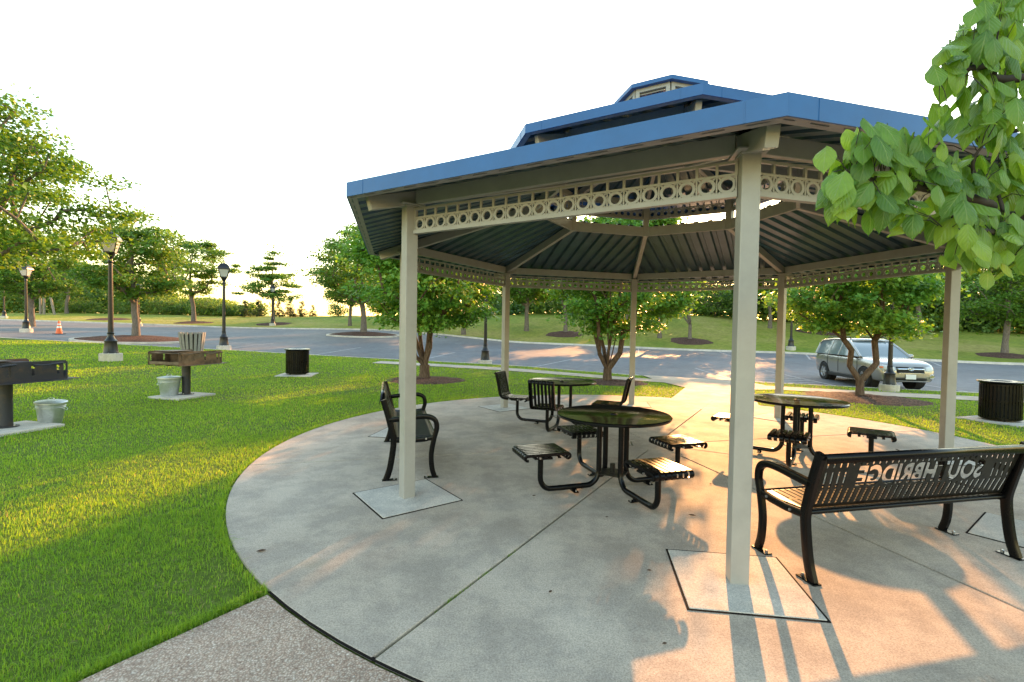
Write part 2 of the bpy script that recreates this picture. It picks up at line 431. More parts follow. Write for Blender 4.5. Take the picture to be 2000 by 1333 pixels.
def rect(x0, y0, x1, y1): return [(x0, y0), (x1, y0), (x1, y1), (x0, y1)]
def slot(cx, y0, y1, wd, sk=0.):
    h = wd/2; out = []
    for k in range(5):
        a = PI+PI*k/4; out.append((cx+h*math.cos(a), y0+h+h*math.sin(a)))
    for k in range(5):
        a = PI*k/4; out.append((cx+sk+h*math.cos(a), y1-h+h*math.sin(a)))
    return out

# ------------------------------------------------------------------ the lie of the land
PC = (1.868, 6.736); PADR = 5.17; TH0 = -1.6999
_A = [(-3.5, 6.7, 0), (1.9, 1, 0), (7, 6.7, 0), (1.9, 12, 0), (0, 0, 0), (-3, 2, 0), (6, 2, 0), (0, -8, 0), (-8, -8, 0), (10, -8, 0), (-8, 8, 0), (-7.7, 10.8, 0), (-12, 6, .05),
      (-29, 26, .73), (-13.7, 24.2, .29), (-6.2, 22.9, .1), (-.6, 21.5, .03), (4.6, 18.2, -.05), (9.5, 15.6, -.03), (14.6, 14.1, -.05), (20, 13.2, -.06), (-14.7, 16.9, .25), (9.1, 9.05, 0),
      (-55, 50, 1.75), (-28, 50, 1.4), (-13.7, 40, .86), (-1, 38, .62), (19, 34, .43), (28, 27, .15), (8, 36, .5), (34, 13, -.1), (-40, 30, 1.1),
      (-60, 62, 2.7), (-25, 62, 2.85), (-1.5, 55, 3.2), (17, 50, 3.3), (38, 42, 1.7), (52, 40, 1.7), (13, 38, .8),
      (-150, 200, 1.5), (150, 200, 3), (0, 90, 2.5), (0, 200, 0), (-120, 0, .5), (120, 0, -.5), (0, -60, 0), (-100, 80, 2), (80, 60, 2.5), (40, 65, 3.2)]
_A = np.array(_A, float)
def _U(r2): return .5*r2*np.log(r2+1e-9)
_d = ((_A[:, None, :2]-_A[None, :, :2])**2).sum(-1); _n = len(_A)
_K = _U(_d)+np.eye(_n)*2.0
_P = np.c_[np.ones(_n), _A[:, :2]]
_sol = np.linalg.solve(np.block([[_K, _P], [_P.T, np.zeros((3, 3))]]), np.r_[_A[:, 2], 0, 0, 0])
def gzv(x, y):
    x = np.asarray(x, float); y = np.asarray(y, float)
    sh = x.shape; x = x.ravel(); y = y.ravel(); out = np.zeros_like(x)
    for k in range(0, len(x), 40000):
        a, b = x[k:k+40000], y[k:k+40000]
        r2 = (a[:, None]-_A[None, :, 0])**2+(b[:, None]-_A[None, :, 1])**2
        out[k:k+40000] = _U(r2)@_sol[:_n]+_sol[_n]+_sol[_n+1]*a+_sol[_n+2]*b
    d = np.hypot(x-PC[0], y-PC[1]); t = np.clip((d-5.6)/4, 0, 1); t = t*t*(3-2*t)
    return (out*t).reshape(sh)
def gz(x, y): return float(gzv([x], [y])[0])
_KX = [-160, -70, -29, -13.7, -6.2, -.6, 4.6, 9.5, 14.6, 20, 40, 160]
_KY = [60, 37, 26, 24.2, 22.9, 21.3, 18.0, 15.6, 14.1, 13.2, 11, 5]
_FX = [-160, -60, -28, -14, -1, 8, 19, 28, 50, 160]
_FY = [58, 51, 50, 46, 38.5, 36, 33.6, 27.5, 24, 18]
def _smooth(xs, ys):
    gx = np.linspace(-160, 160, 1281); gy = np.interp(gx, xs, ys)
    k = np.exp(-np.linspace(-3, 3, 25)**2/2); k /= k.sum()
    gy2 = np.convolve(np.pad(gy, 12, 'edge'), k, 'valid'); return gx, gy2
_nk, _fk = _smooth(_KX, _KY), _smooth(_FX, _FY)
def ykerb(x): return np.interp(x, *_nk)
def yfar(x): return np.interp(x, *_fk)
XS = np.unique(np.r_[np.linspace(-160, -40, 25), np.linspace(-40, -16, 33), np.linspace(-16, 20, 91), np.linspace(20, 45, 26), np.linspace(45, 160, 24)])
def strip(name, rows, m, kind='structure'):
    """rows: list of (y array, z array) over XS"""
    nx = len(XS); V = np.concatenate([np.c_[XS, y, z] for y, z in rows]); F = []
    for r in range(len(rows)-1):
        for i in range(nx-1): F.append((r*nx+i, r*nx+i+1, (r+1)*nx+i+1, (r+1)*nx+i))
    me = bpy.data.meshes.new(name); me.from_pydata(V.tolist(), [], F); me.update()
    o = link(name, me, m, None, 60); tag(o, kind=kind); return o
yk, yf = ykerb(XS), yfar(XS)
DROP = .13
ROWS = []
for y in np.r_[np.linspace(-60, -4, 9), np.linspace(-2, 15, 35)]:
    yy = np.minimum(np.full_like(XS, y), yk-.5+.01*(y-16)); ROWS.append((yy, gzv(XS, yy)-.012))
for e in (.35, .16):
    ROWS.append((yk-e, gzv(XS, yk-e)-.012))
ROWS.append((yk-.15, gzv(XS, yk)-.5))
strip('lawn', ROWS, M['soil'])
# road, car park
ROWS = []
for t in np.linspace(0, 1, 22):
    yy = yk+.0+(yf-yk)*t
    ROWS.append((yy, gzv(XS, yk)*(1-t)+gzv(XS, yf)*t-DROP))
strip('road', ROWS, M['asphalt'])
def zroad(x, y):
    a, b = ykerb(x), yfar(x); t = (y-a)/(b-a); return gz(x, a)*(1-t)+gz(x, b)*t-DROP
# grass bank beyond
ROWS = [(yf+.15, gzv(XS, yf)-.5)]
for e in (.16, .4, 1, 2, 3.5, 5, 7, 9, 11, 13, 15, 17, 20, 24, 30, 40, 60, 100, 180, 400, 1200):
    yy = yf+e; ROWS.append((yy, gzv(XS, np.minimum(yy, 120))-.01+.10*np.sin(XS*.9+e)*min(1, e/20)+(0 if e < 60 else -.01*(e-60))))
strip('bank', ROWS, M['bank'])
def kerb(name, yc, side):
    rows = []
    za = gzv(XS, yc)
    for off, dz in ((-.005*side, -.4), (-.005*side, -.012), (.02*side, .004), (.15*side, .004), (.15*side, -.3)):
        rows.append((yc-off, za+dz))
    # gutter pan
    strip(name, rows, M['footing'])
kerb('near_kerb', yk, 1); kerb('far_kerb', yf, -1)

def sheet(name, poly, m, dz=.004, kind='structure', zf=None, nsub=0):
    """flat polygon draped on the ground (fan of small triangles)"""
    bm = bmesh.new(); vs = [bm.verts.new((x, y, 0)) for x, y in poly]; bm.faces.new(vs)
    bmesh.ops.triangulate(bm, faces=bm.faces)
    for _ in range(nsub): bmesh.ops.subdivide_edges(bm, edges=bm.edges[:], cuts=1, use_grid_fill=True)
    for v in bm.verts: v.co.z = (zf or gz)(v.co.x, v.co.y)+dz
    bmesh.ops.recalc_face_normals(bm, faces=bm.faces)
    me = bpy.data.meshes.new(name); bm.to_mesh(me); bm.free()
    return tag(link(name, me, m, None, 0), kind=kind)

# walks
WALK_NEAR = [(PC[0]+(PADR+.02)*math.cos(R_(a)), PC[1]+(PADR+.02)*math.sin(R_(a))) for a in np.linspace(-130.6, -48, 30)]+[(7.5, -1.0), (2.0, -3.2), (-4.2, -1.6), (-2.6, 1.05), (-1.9, 2.19)]
bm_ = MB(); bm_.prism(WALK_NEAR, -.15, .004); tag(bm_.build('near_walk', M['aggregate'], None, 0, .008), kind='structure')
P0, P1, P2, P3 = (3.35, 11.1), (4.72, 13.95), (6.55, 13.75), (5.05, 10.2)
WALK_BACK = [(3.0, 10.4), P0, P1, (6.62, 13.75), P3, (4.6, 9.3)]
bm_ = MB(); bm_.prism(WALK_BACK, -.15, .006); tag(bm_.build('back_walk', M['concrete'], None, 0, .006), kind='structure')
# kerbside walk with its ramp down to the car park
def walkpts(off): return [(x, float(ykerb(x))-off) for x in (-6.5, -4, -2, 0, 1.5, 3, 4.2, 5.2, 6.4, 7.6, 8.8, 10, 12, 15, 20, 30)]
SW0, SW1 = 2.75, 1.55
vs = []; fs = []
ww = walkpts(0)
for i, (x, y) in enumerate(ww):
    for off in (SW0, SW1): vs.append((x, y-off, gz(x, y-off)+.006))
for i in range(len(ww)-1): fs.append((2*i, 2*i+2, 2*i+3, 2*i+1))
b2 = MB(); b2.add(vs, fs); tag(b2.build('kerb_walk', M['concrete'], None, 0), kind='structure')
RAMP = [(4.75, 13.9)]
b2 = MB(); rx0, rx1 = 4.45, 7.6
vs = []; fs = []
for i, x in enumerate(np.linspace(rx0, rx1, 6)):
    y = float(ykerb(x)); x2 = x-.1
    vs += [(x, y-1.6, gz(x, y-1.6)+.010), (x, y-.9, gz(x, y-.9)+.010), (x, y+.01, gz(x, y)+.012), (x, y+.25, gz(x, y)-DROP+.012)]
for i in range(5):
    for j in range(3): fs.append((4*i+j, 4*i+4+j, 4*i+5+j, 4*i+1+j))
b2.add(vs, fs); tag(b2.build('ramp', M['concrete'], None, 0), kind='structure')
# link between back walk and ramp
sheet('walk_landing', [(4.72, 13.9), (4.5, float(ykerb(4.5))-2.6), (4.45, float(ykerb(4.45))-1.5), (7.6, float(ykerb(7.6))-1.5), (7.6, float(ykerb(7.6))-2.6), (6.6, 13.7)], M['concrete'], .008)

# patio: eight slabs cut by joints, octagon in the middle
b2 = MB(); g = .010; RI = .36
for i in range(8):
    m = TH0-PI/8*0-i*PI/4; h = PI/8
    def pt(r, a, sgn): # point at radius r on joint at angle a, pushed sideways into the slab by g
        return (r*math.cos(a)-sgn*g*math.sin(a), r*math.sin(a)+sgn*g*math.cos(a))
    lo, hi = m-h, m+h
    poly = [pt(RI, lo, 1)]
    n = 16
    poly.append(pt(PADR, lo, 1))
    for k in range(1, n): a = lo+(hi-lo)*k/n; poly.append((PADR*math.cos(a), PADR*math.sin(a)))
    poly += [pt(PADR, hi, -1), pt(RI, hi, -1)]
    b2.prism([(x+PC[0], y+PC[1]) for x, y in poly], -.12, .008)
o = b2.build('patio', M['concrete'], None, 0, .006); tag(o, kind='structure')
b2 = MB(); b2.prism([(PC[0]+(RI-.012)*math.cos(TH0+PI/8+k*PI/4), PC[1]+(RI-.012)*math.sin(TH0+PI/8+k*PI/4)) for k in range(8)], -.1, .0075)
tag(b2.build('patio_centre', M['concrete'], None, 0, .006), kind='structure')
b2 = MB(); b2.lathe([(PADR, -.1), (PADR, -.05), (0.01, -.05)], (PC[0], PC[1], 0), 96, False)
tag(b2.build('patio_bed', M['joint'], None, 0), kind='structure')
b2 = MB(); n = 48; ja = [R_(-130.8+84*k/(n-1)) for k in range(n)]; b2.add([(PC[0]+r*math.cos(a), PC[1]+r*math.sin(a), .0062) for r in (PADR-.01, PADR+.014) for a in ja], [(k, k+1, n+k+1, n+k) for k in range(n-1)])
tag(b2.build('patio_joint', M['joint'], None, 0), kind='structure')
def octa(i, r): a = TH0-i*PI/4; return (PC[0]+r*math.cos(a), PC[1]+r*math.sin(a))
for i in range(8):
    x, y = octa(i, 3.74); a = TH0-i*PI/4
    b2 = MB(); b2.box((x, y, .0075), (.77, .77, .009), a); tag(b2.build('footing_joint', M['joint'], None, 0), kind='structure')
    b2 = MB(); b2.box((x, y, .0), (.745, .745, .032), a); tag(b2.build('footing_slab', M['footing'], None, 0, .006), kind='structure')

# painted stall lines: dashes of worn white
def line(x0, y0, x1, y1, wd=.1):
    d = Vector((x1-x0, y1-y0)); n = Vector((-d.y, d.x)).normalized()*wd/2
    return sheet('road_marking', [(x0-n.x, y0-n.y), (x1-n.x, y1-n.y), (x1+n.x, y1+n.y), (x0+n.x, y0+n.y)], M['linepaint'], .006, 'structure', zroad)
for x in np.arange(-33, 3.5, 5.5):
    y = float(ykerb(x)); sl = float(ykerb(x+.5)-ykerb(x-.5)); n = Vector((-sl, 1)).normalized()
    line(x+n.x*.4, y+n.y*.5, x+n.x*5.4, y+n.y*5.5)
for x in np.arange(-30, 34, 5.5):
    y = float(yfar(x)); sl = float(yfar(x+.5)-yfar(x-.5)); n = Vector((sl, -1)).normalized()
    line(x+n.x*.4, y+n.y*.5, x+n.x*5.4, y+n.y*5.5)
for k in range(7):
    y = 17.2+k*.62
    line(7.9, y+.2, 10.6, y-.15, .09)
line(7.8, 17.0, 7.8, 21.8); line(10.7, 16.4, 10.7, 21.2); line(14.3, 15.0, 14.3, 19.8)
# hillside far beyond so that the bank never ends in nothing
# ------------------------------------------------------------------ the pavilion
pav = empty('pavilion', (PC[0], PC[1], 0))
tag(pav, 'octagonal steel picnic pavilion with beige posts, fretwork friezes and two-tier blue fascia roof', 'pavilion')
C8, T8 = math.cos(PI/8), math.tan(PI/8)
RP, RE, RQ, RS = 3.74, 4.32, 1.811, 2.414
SL = .295
def zd(ap, lift=0.): return 2.87+SL*(RP-ap/C8)+lift           # lower deck height at an apothem
ZU = 3.765
def zu(ap): return ZU+SL*(RS-ap/C8)                             # upper deck
def mid(i): return TH0-(i+.5)*PI/4-PI/2
def cor(i): return TH0-i*PI/4-PI/2
def ring8(name, mbf, m, rotf, parent=pav, smooth=0, bev=0, sub=None):
    """one part built in the frame x = tangent, y = outward, then copied round the eight sides"""
    first = mbf.build(name, m, parent, smooth, bev)
    if sub:
        for nm, mb2, m2 in sub: mb2.build(nm, m2, first, 0)
    out = [first]; first.rotation_euler = (0, 0, rotf(0))
    for i in range(1, 8):
        c = copy_tree(first, parent); c.rotation_euler = (0, 0, rotf(i)); out.append(c)
    return out
# posts
b = MB(); b.box((0, RP, 1.365), (.115, .115, 2.73))
cp = MB(); cp.box((0, RP, 2.734), (.20, .22, .012)); cp.box((0, RP, 2.722), (.135, .135, .012))
post = b.build('post', M['beige'], pav, 0, .007); post.rotation_euler = (0, 0, cor(0)); capo = cp.build('post_cap', M['beige'], post, 0, .002)
for i in range(1, 8):
    c = copy_tree(post, pav); c.rotation_euler = (0, 0, cor(i))
# hip rafters: rectangular tube from ring out past the post
b = MB(); zb = lambda r: 2.74+SL*(RP-r)
b.beam((0, RQ-.03, zb(RQ)+.062), (0, 4.13, zb(4.13)+.062), .075, .122)
ring8('hip_rafter', b, M['beige'], cor, bev=.006)
# perimeter beams between the rafters
apP = RP*C8; sideP = 2*RP*math.sin(PI/8)
b = MB(); b.box((0, apP-.01, 2.80), (sideP-.16, .05, .125)); ring8('eave_beam', b, M['beige'], mid, bev=.004)
# lower roof: ribbed deck, top skin with seams, fascia with inner lip
def deck(ap0, ap1, zf, pitch, dep):
    b = MB(); xs = []; hw = ap1*T8
    k = -int(hw/pitch)-1
    prof = []
    while k*pitch < hw+pitch:
        x0 = k*pitch
        for dx, dz in ((0, 0), (.52, 0), (.62, dep), (.90, dep)): prof.append((x0+dx*pitch, dz))
        k += 1
    prof = [(x, dz) for x, dz in prof if abs(x) < hw-.004]; prof = [(-hw+.002, 0)]+prof+[(hw-.002, 0)]
    vs = []; fs = []
    for x, dz in prof:
        a0 = min(max(ap0, abs(x)/T8), ap1-.001)
        vs += [(x, a0, zf(a0)+dz), (x, ap1, zf(ap1)+dz)]
    for i in range(len(prof)-1): fs.append((2*i, 2*i+2, 2*i+3, 2*i+1))
    b.add(vs, fs); return b
def skin(ap0, ap1, zf, lift, m_seam=.4):
    b = MB(); th = .006
    vs = [(s*a*T8, a, zf(a)+lift+dz) for dz in (0, th) for s, a in ((-1, ap0), (1, ap0), (1, ap1), (-1, ap1))]
    b.add(vs, [(0, 1, 2, 3), (7, 6, 5, 4), (0, 4, 5, 1), (1, 5, 6, 2), (2, 6, 7, 3), (3, 7, 4, 0)])
    x = -int(ap1*T8/m_seam)*m_seam
    while x < ap1*T8:
        a0 = max(ap0, abs(x)/T8+.02)
        if a0 < ap1-.1: b.beam((x, a0, zf(a0)+lift+.02), (x, ap1, zf(ap1)+lift+.02), .014, .03)
        x += m_seam
    return b
apE, apQ, apS = RE*C8, RQ*C8, RS*C8
ring8('roof_deck', deck(apQ-.02, apE-.035, zd, .225, .04), M['deck'], mid)
ring8('roof_skin', skin(apQ+.05, apE-.01, zd, .05), M['bluepaint'], mid)
def fascia(ap, ztop, h, lip):
    b = MB(); z0 = ztop-h
    def seg(a0, a1, za, zc):
        vs = [(s*a*T8, a, z) for z in (za, zc) for s, a in ((-1, a0), (1, a0), (1, a1), (-1, a1))]
        b.add(vs, [(3, 2, 1, 0), (4, 5, 6, 7), (0, 1, 5, 4), (1, 2, 6, 5), (2, 3, 7, 6), (3, 0, 4, 7)])
    seg(ap-.012, ap, z0, ztop)
    for sx in (-1, 1): b.box((sx*(ap*T8-.20), ap+.0005, (z0+ztop)/2), (.005, .004, h-.004))
    seg(ap-.10, ap-.0125, ztop-.010, ztop-.002)
    l = MB(); b2 = b; b = l
    seg2 = []
    vs = [(s*a*T8, a, z) for z in (z0-.0, z0+.006) for s, a in ((-1, ap-lip), (1, ap-lip), (1, ap-.013), (-1, ap-.013))]
    l.add(vs, [(3, 2, 1, 0), (4, 5, 6, 7), (0, 1, 5, 4), (1, 2, 6, 5), (2, 3, 7, 6), (3, 0, 4, 7)])
    return b2, l
fb, lb = fascia(apE, 2.834, .120, .085)
ring8('fascia', fb, M['bluepaint'], mid, sub=[('fascia_lip', lb, M['soffit'])])
# fretwork friezes
def fret(L, z0, z1, n, th=.022):
    b = MB(); H = z1-z0; cw = L/n
    zr = z0+.034; zm = zr+.56*(H-.034)
    b.box((0, 0, z0+.015), (L, .045, .030)); b.box((0, 0, z0+.033), (L, .03, .006))
    b.box((0, 0, zm), (L, th*.9, .016)); b.box((0, 0, z1-.009), (L, th, .018))
    for k in range(n+1):
        x = -L/2+k*cw; x = min(max(x, -L/2+.008), L/2-.008)
        b.box((x, 0, (zm+z1)/2), (.017, th*.82, z1-zm-.012)); b.box((x, 0, (zr+zm)/2), (.010, th*.7, zm-zr))
    rr = min(cw-.010, zm-.008-zr+.006)/2
    for k in range(n):
        x = -L/2+(k+.5)*cw; zc = (zr+zm-.008)/2
        b.ring((x, 0, zc), rr-.019, rr+.001, th*.7, 16)
        for sx in (-1, 1):
            for sz in (-1, 1):   # little corner webs that hold each ring
                b.beam((x+sx*rr*.72, 0, zc+sz*rr*.72), (x+sx*(cw/2-.006), 0, zc+sz*(rr+.004)), th*.5, .010, (0, 1, 0))
    return b
Lf = sideP-.125
fo = ring8('fretwork', fret(Lf, 2.468, 2.702, 22), M['beige'], mid)
me = fo[0].data
for v in me.vertices: v.co.y += apP
# clerestory ring: bottom ring beam, stub posts, upper frieze
sideQ = 2*RQ*math.sin(PI/8)
b = MB(); b.box((0, apQ, 3.385), (sideQ-.07, .05, .16)); ring8('ring_beam', b, M['beige'], mid, bev=.004)
b = MB(); b.box((0, RQ, 3.60), (.10, .10, .60)); ring8('clerestory_post', b, M['beige'], cor, bev=.005)
fo = ring8('clerestory_fretwork', fret(sideQ-.11, 3.588, 3.835, 11, .018), M['beige'], mid)
for v in fo[0].data.vertices: v.co.y += apQ
zbu = lambda r: 3.80+SL*(RQ-r)
b = MB(); b.beam((0, .42, zbu(.42)+.05), (0, RS-.16, zbu(RS-.16)+.05), .06, .10); ring8('upper_rafter', b, M['beige'], cor, bev=.005)
b = MB(); b.box((0, apQ, 3.888), (sideQ-.10, .045, .095)); ring8('upper_beam', b, M['beige'], mid, bev=.003)
ring8('upper_deck', deck(.40*C8, apS-.03, zu, .225, .035), M['deck'], mid)
ring8('upper_skin', skin(.45*C8, apS-.01, zu, .045), M['bluepaint'], mid)
fb, lb = fascia(apS, 3.85, .10, .07)
ring8('upper_fascia', fb, M['bluepaint'], mid, sub=[('upper_fascia_lip', lb, M['soffit'])])
# louvred cupola
RC = .585; apC = RC*C8; sC = 2*RC*math.sin(PI/8); zc0, zc1 = 4.26, 4.80
b = MB(); hub = []
for s in (-1, 1): b.box((s*(sC/2-.028), apC, (zc0+zc1)/2), (.05, .05, zc1-zc0))
b.box((0, apC, zc1-.03), (sC-.10, .05, .06)); b.box((0, apC, zc0+.06), (sC-.10, .05, .12))
for k in range(6):
    z = zc0+.155+k*.062
    b.box((0, apC-.012, z), (sC-.10, .05, .009), rot=Matrix.Rotation(R_(-38), 3, 'X'))
ring8('cupola_louver', b, M['beige'], mid, bev=.002)
b = MB()
oc = lambda r, z: [(r*math.cos(TH0-k*PI/4), r*math.sin(TH0-k*PI/4), z) for k in range(8)]
vs = oc(.68, 4.79)+oc(.68, 4.842)+[(0, 0, 4.98)]+oc(.65, 4.79)
b.add(vs, [(k, (k+1) % 8, 8+(k+1) % 8, 8+k) for k in range(8)]+[(8+k, 8+(k+1) % 8, 16) for k in range(8)]+[(17+k, 17+(k+1) % 8, (k+1) % 8, k) for k in range(8)]+[tuple(17+k for k in range(7, -1, -1))])
b.build('cupola_roof', M['bluepaint'], pav, 0)
b = MB(); b.v = []; b.add(oc(.37, 4.17)+oc(.37, 4.22), [tuple(range(7, -1, -1)), tuple(range(8, 16))]+[(k, (k+1) % 8, 8+(k+1) % 8, 8+k) for k in range(8)])
b.build('roof_hub', M['beige'], pav, 0)
# name of each part of the frieze stays with the pavilion; footing slabs belong to the patio

# ------------------------------------------------------------------ picnic tables
def leg_path():
    return [(.155, .735), (.155, .30), (.155, .215)]+[(.155+.13*(1-math.cos(t)), .215-.13*math.sin(t)*1.15) for t in np.linspace(.2, PI/2, 7)]+[(.60, .066)]+[(.67+.11*math.sin(t), .066+.11*1.1*(1-math.cos(t))) for t in np.linspace(.2, PI/2, 7)]+[(.78, .30), (.78, .425)]
def seat_profile(back=False):
    c = []
    # inner rolled edge (towards the table), flat, outer rolled edge or backrest
    for t in np.linspace(-1.9, PI/2, 9): c.append((.575-.028*math.cos(t), .425+.028*math.sin(t)))
    if not back:
        for t in np.linspace(PI/2, PI+1.9, 9): c.append((.975-.028*math.cos(t), .425+.028*math.sin(t)))
    else:
        c += [(.90, .448)]
        c += bez((.93, .45), (.985, .455), (1.0, .47), (1.015, .52), 6)
        c += [(1.045, .66), (1.085, .83)]
        for t in np.linspace(0, PI*1.05, 7): c.append((1.111-.026*math.cos(t), .838+.026*math.sin(t)))
    return c
def seat_mesh(back):
    b = MB(); pr = seat_profile(back); n = 7; W = .40
    sw = .037
    for k in range(n):
        y = -W/2+.033+(W-.066)*k/(n-1)
        vs = []; fs = []
        for j, (x, z) in enumerate(pr):
            a = pr[max(j-1, 0)]; c = pr[min(j+1, len(pr)-1)]; d = Vector((c[0]-a[0], c[1]-a[1])).normalized(); nx, nz = -d.y*.007, d.x*.007
            vs += [(x, y-sw/2, z), (x, y+sw/2, z), (x+nx, y+sw/2, z+nz), (x+nx, y-sw/2, z+nz)]
        m = len(pr)
        for j in range(m-1):
            for q in range(4): fs.append((4*j+q, 4*j+(q+1) % 4, 4*j+4+(q+1) % 4, 4*j+4+q))
        fs += [(3, 2, 1, 0), (4*m-4, 4*m-3, 4*m-2, 4*m-1)]
        b.add(vs, fs)
    for s in (-1, 1):            # side plates that follow the profile
        vs = []; fs = []; y0 = s*(W/2-.010); m = len(pr)
        cxm = .775
        for j, (x, z) in enumerate(pr):
            a = pr[max(j-1, 0)]; c = pr[min(j+1, m-1)]; d = Vector((c[0]-a[0], c[1]-a[1])).normalized(); nx, nz = d.y*.036, -d.x*.036
            if not back or x < .92: pass
            rolled = (x < .60 or (not back and x > .95) or (back and z > .84))
            f = .5 if rolled else 1
            vs += [(x, y0-.005, z-.0005), (x, y0+.005, z-.0005), (x+nx*f, y0+.005, z+nz*f), (x+nx*f, y0-.005, z+nz*f)]
        for j in range(m-1):
            for q in range(4): fs.append((4*j+q, 4*j+(q+1) % 4, 4*j+4+(q+1) % 4, 4*j+4+q))
        fs += [(3, 2, 1, 0), (4*m-4, 4*m-3, 4*m-2, 4*m-1)]
        b.add(vs, fs)
    b.box((.78, 0, .412), (.10, W-.03, .018)); b.box((.66, 0, .415), (.03, W-.03, .012)); b.box((.89, 0, .415), (.03, W-.03, .012))
    return b
def seat_bolts():
    b = MB()
    for s in (-1, 1):
        for x in (.70, .86): b.tube([(x, s*.192, .425), (x, s*.206, .425)], .009, 8)
    return b
def make_table(back, label, loc, rz, group, seats=4):
    t = empty('picnic_table', (*loc, .008), rz); tag(t, label, 'picnic table', group)
    b = MB(); R = .565
    b.lathe([(.03, .748), (R-.03, .748), (R-.022, .738), (R-.004, .735), (R+.004, .745), (R+.004, .758), (R-.006, .766), (R-.022, .764), (R-.03, .7605), (.021, .7605)], n=64, cap=False)
    b.lathe([(.021, .7605), (.021, .748)], n=24, cap=False)
    top = b.build('table_top', M['tabletop'], t, 40)
    b = MB(); b.lathe([(.021, .755), (.021, .768), (.034, .766), (.036, .7612)], n=20, cap=False); b.build('umbrella_collar', M['black'], top, 40)
    b = MB()
    for k in range(4): b.box((0, 0, .741), (.62, .035, .012), k*PI/4)
    b.build('top_bracket', M['black'], top, 0)
    b = MB(); b.box((0, 0, .17), (.27, .27, .008), PI/4); b.tube([(0, 0, .172), (0, 0, .26)], .026, 12); b.build('brace_plate', M['slatsteel'], t, 0)
    for k in range(seats):
        a = k*PI/2
        l = MB(); l.M = Matrix.Rotation(a, 4, 'Z'); l.tube([(x, 0, z) for x, z in leg_path()], .0265, 12)
        l.box((.42, 0, .022), (.05, .11, .010)); l.box((.42, 0, .033), (.05, .012, .03))
        lo = l.build('support_tube', M['black'], t, 50)
        l = MB(); l.M = Matrix.Rotation(a, 4, 'Z')
        for s in (-1, 1): l.tube([(.42, s*.043, .02), (.42, s*.043, .042)], .008, 8)
        l.build('anchor_bolt', M['bolt'], lo, 0)
        s = seat_mesh(back); s.v = [tuple(Matrix.Rotation(a, 4, 'Z') @ Vector(p)) for p in s.v]
        so_ = s.build('seat_with_backrest' if back else 'seat', M['black'], t, 40)
        s = seat_bolts(); s.v = [tuple(Matrix.Rotation(a, 4, 'Z') @ Vector(p)) for p in s.v]; s.build('seat_bolt', M['bolt'], so_, 0)
    return t
GT = 'picnic tables under the pavilion'
make_table(False, 'black round picnic table nearest the camera, four slatted stools around it', (.90, 4.78), R_(19), GT)
make_table(True, 'black round picnic table at the back left whose slatted seats have backrests', (.61, 7.87), R_(160), GT, 3)
make_table(False, 'black round picnic table with slatted stools behind the lettered bench', (3.49, 6.08), R_(55), GT)

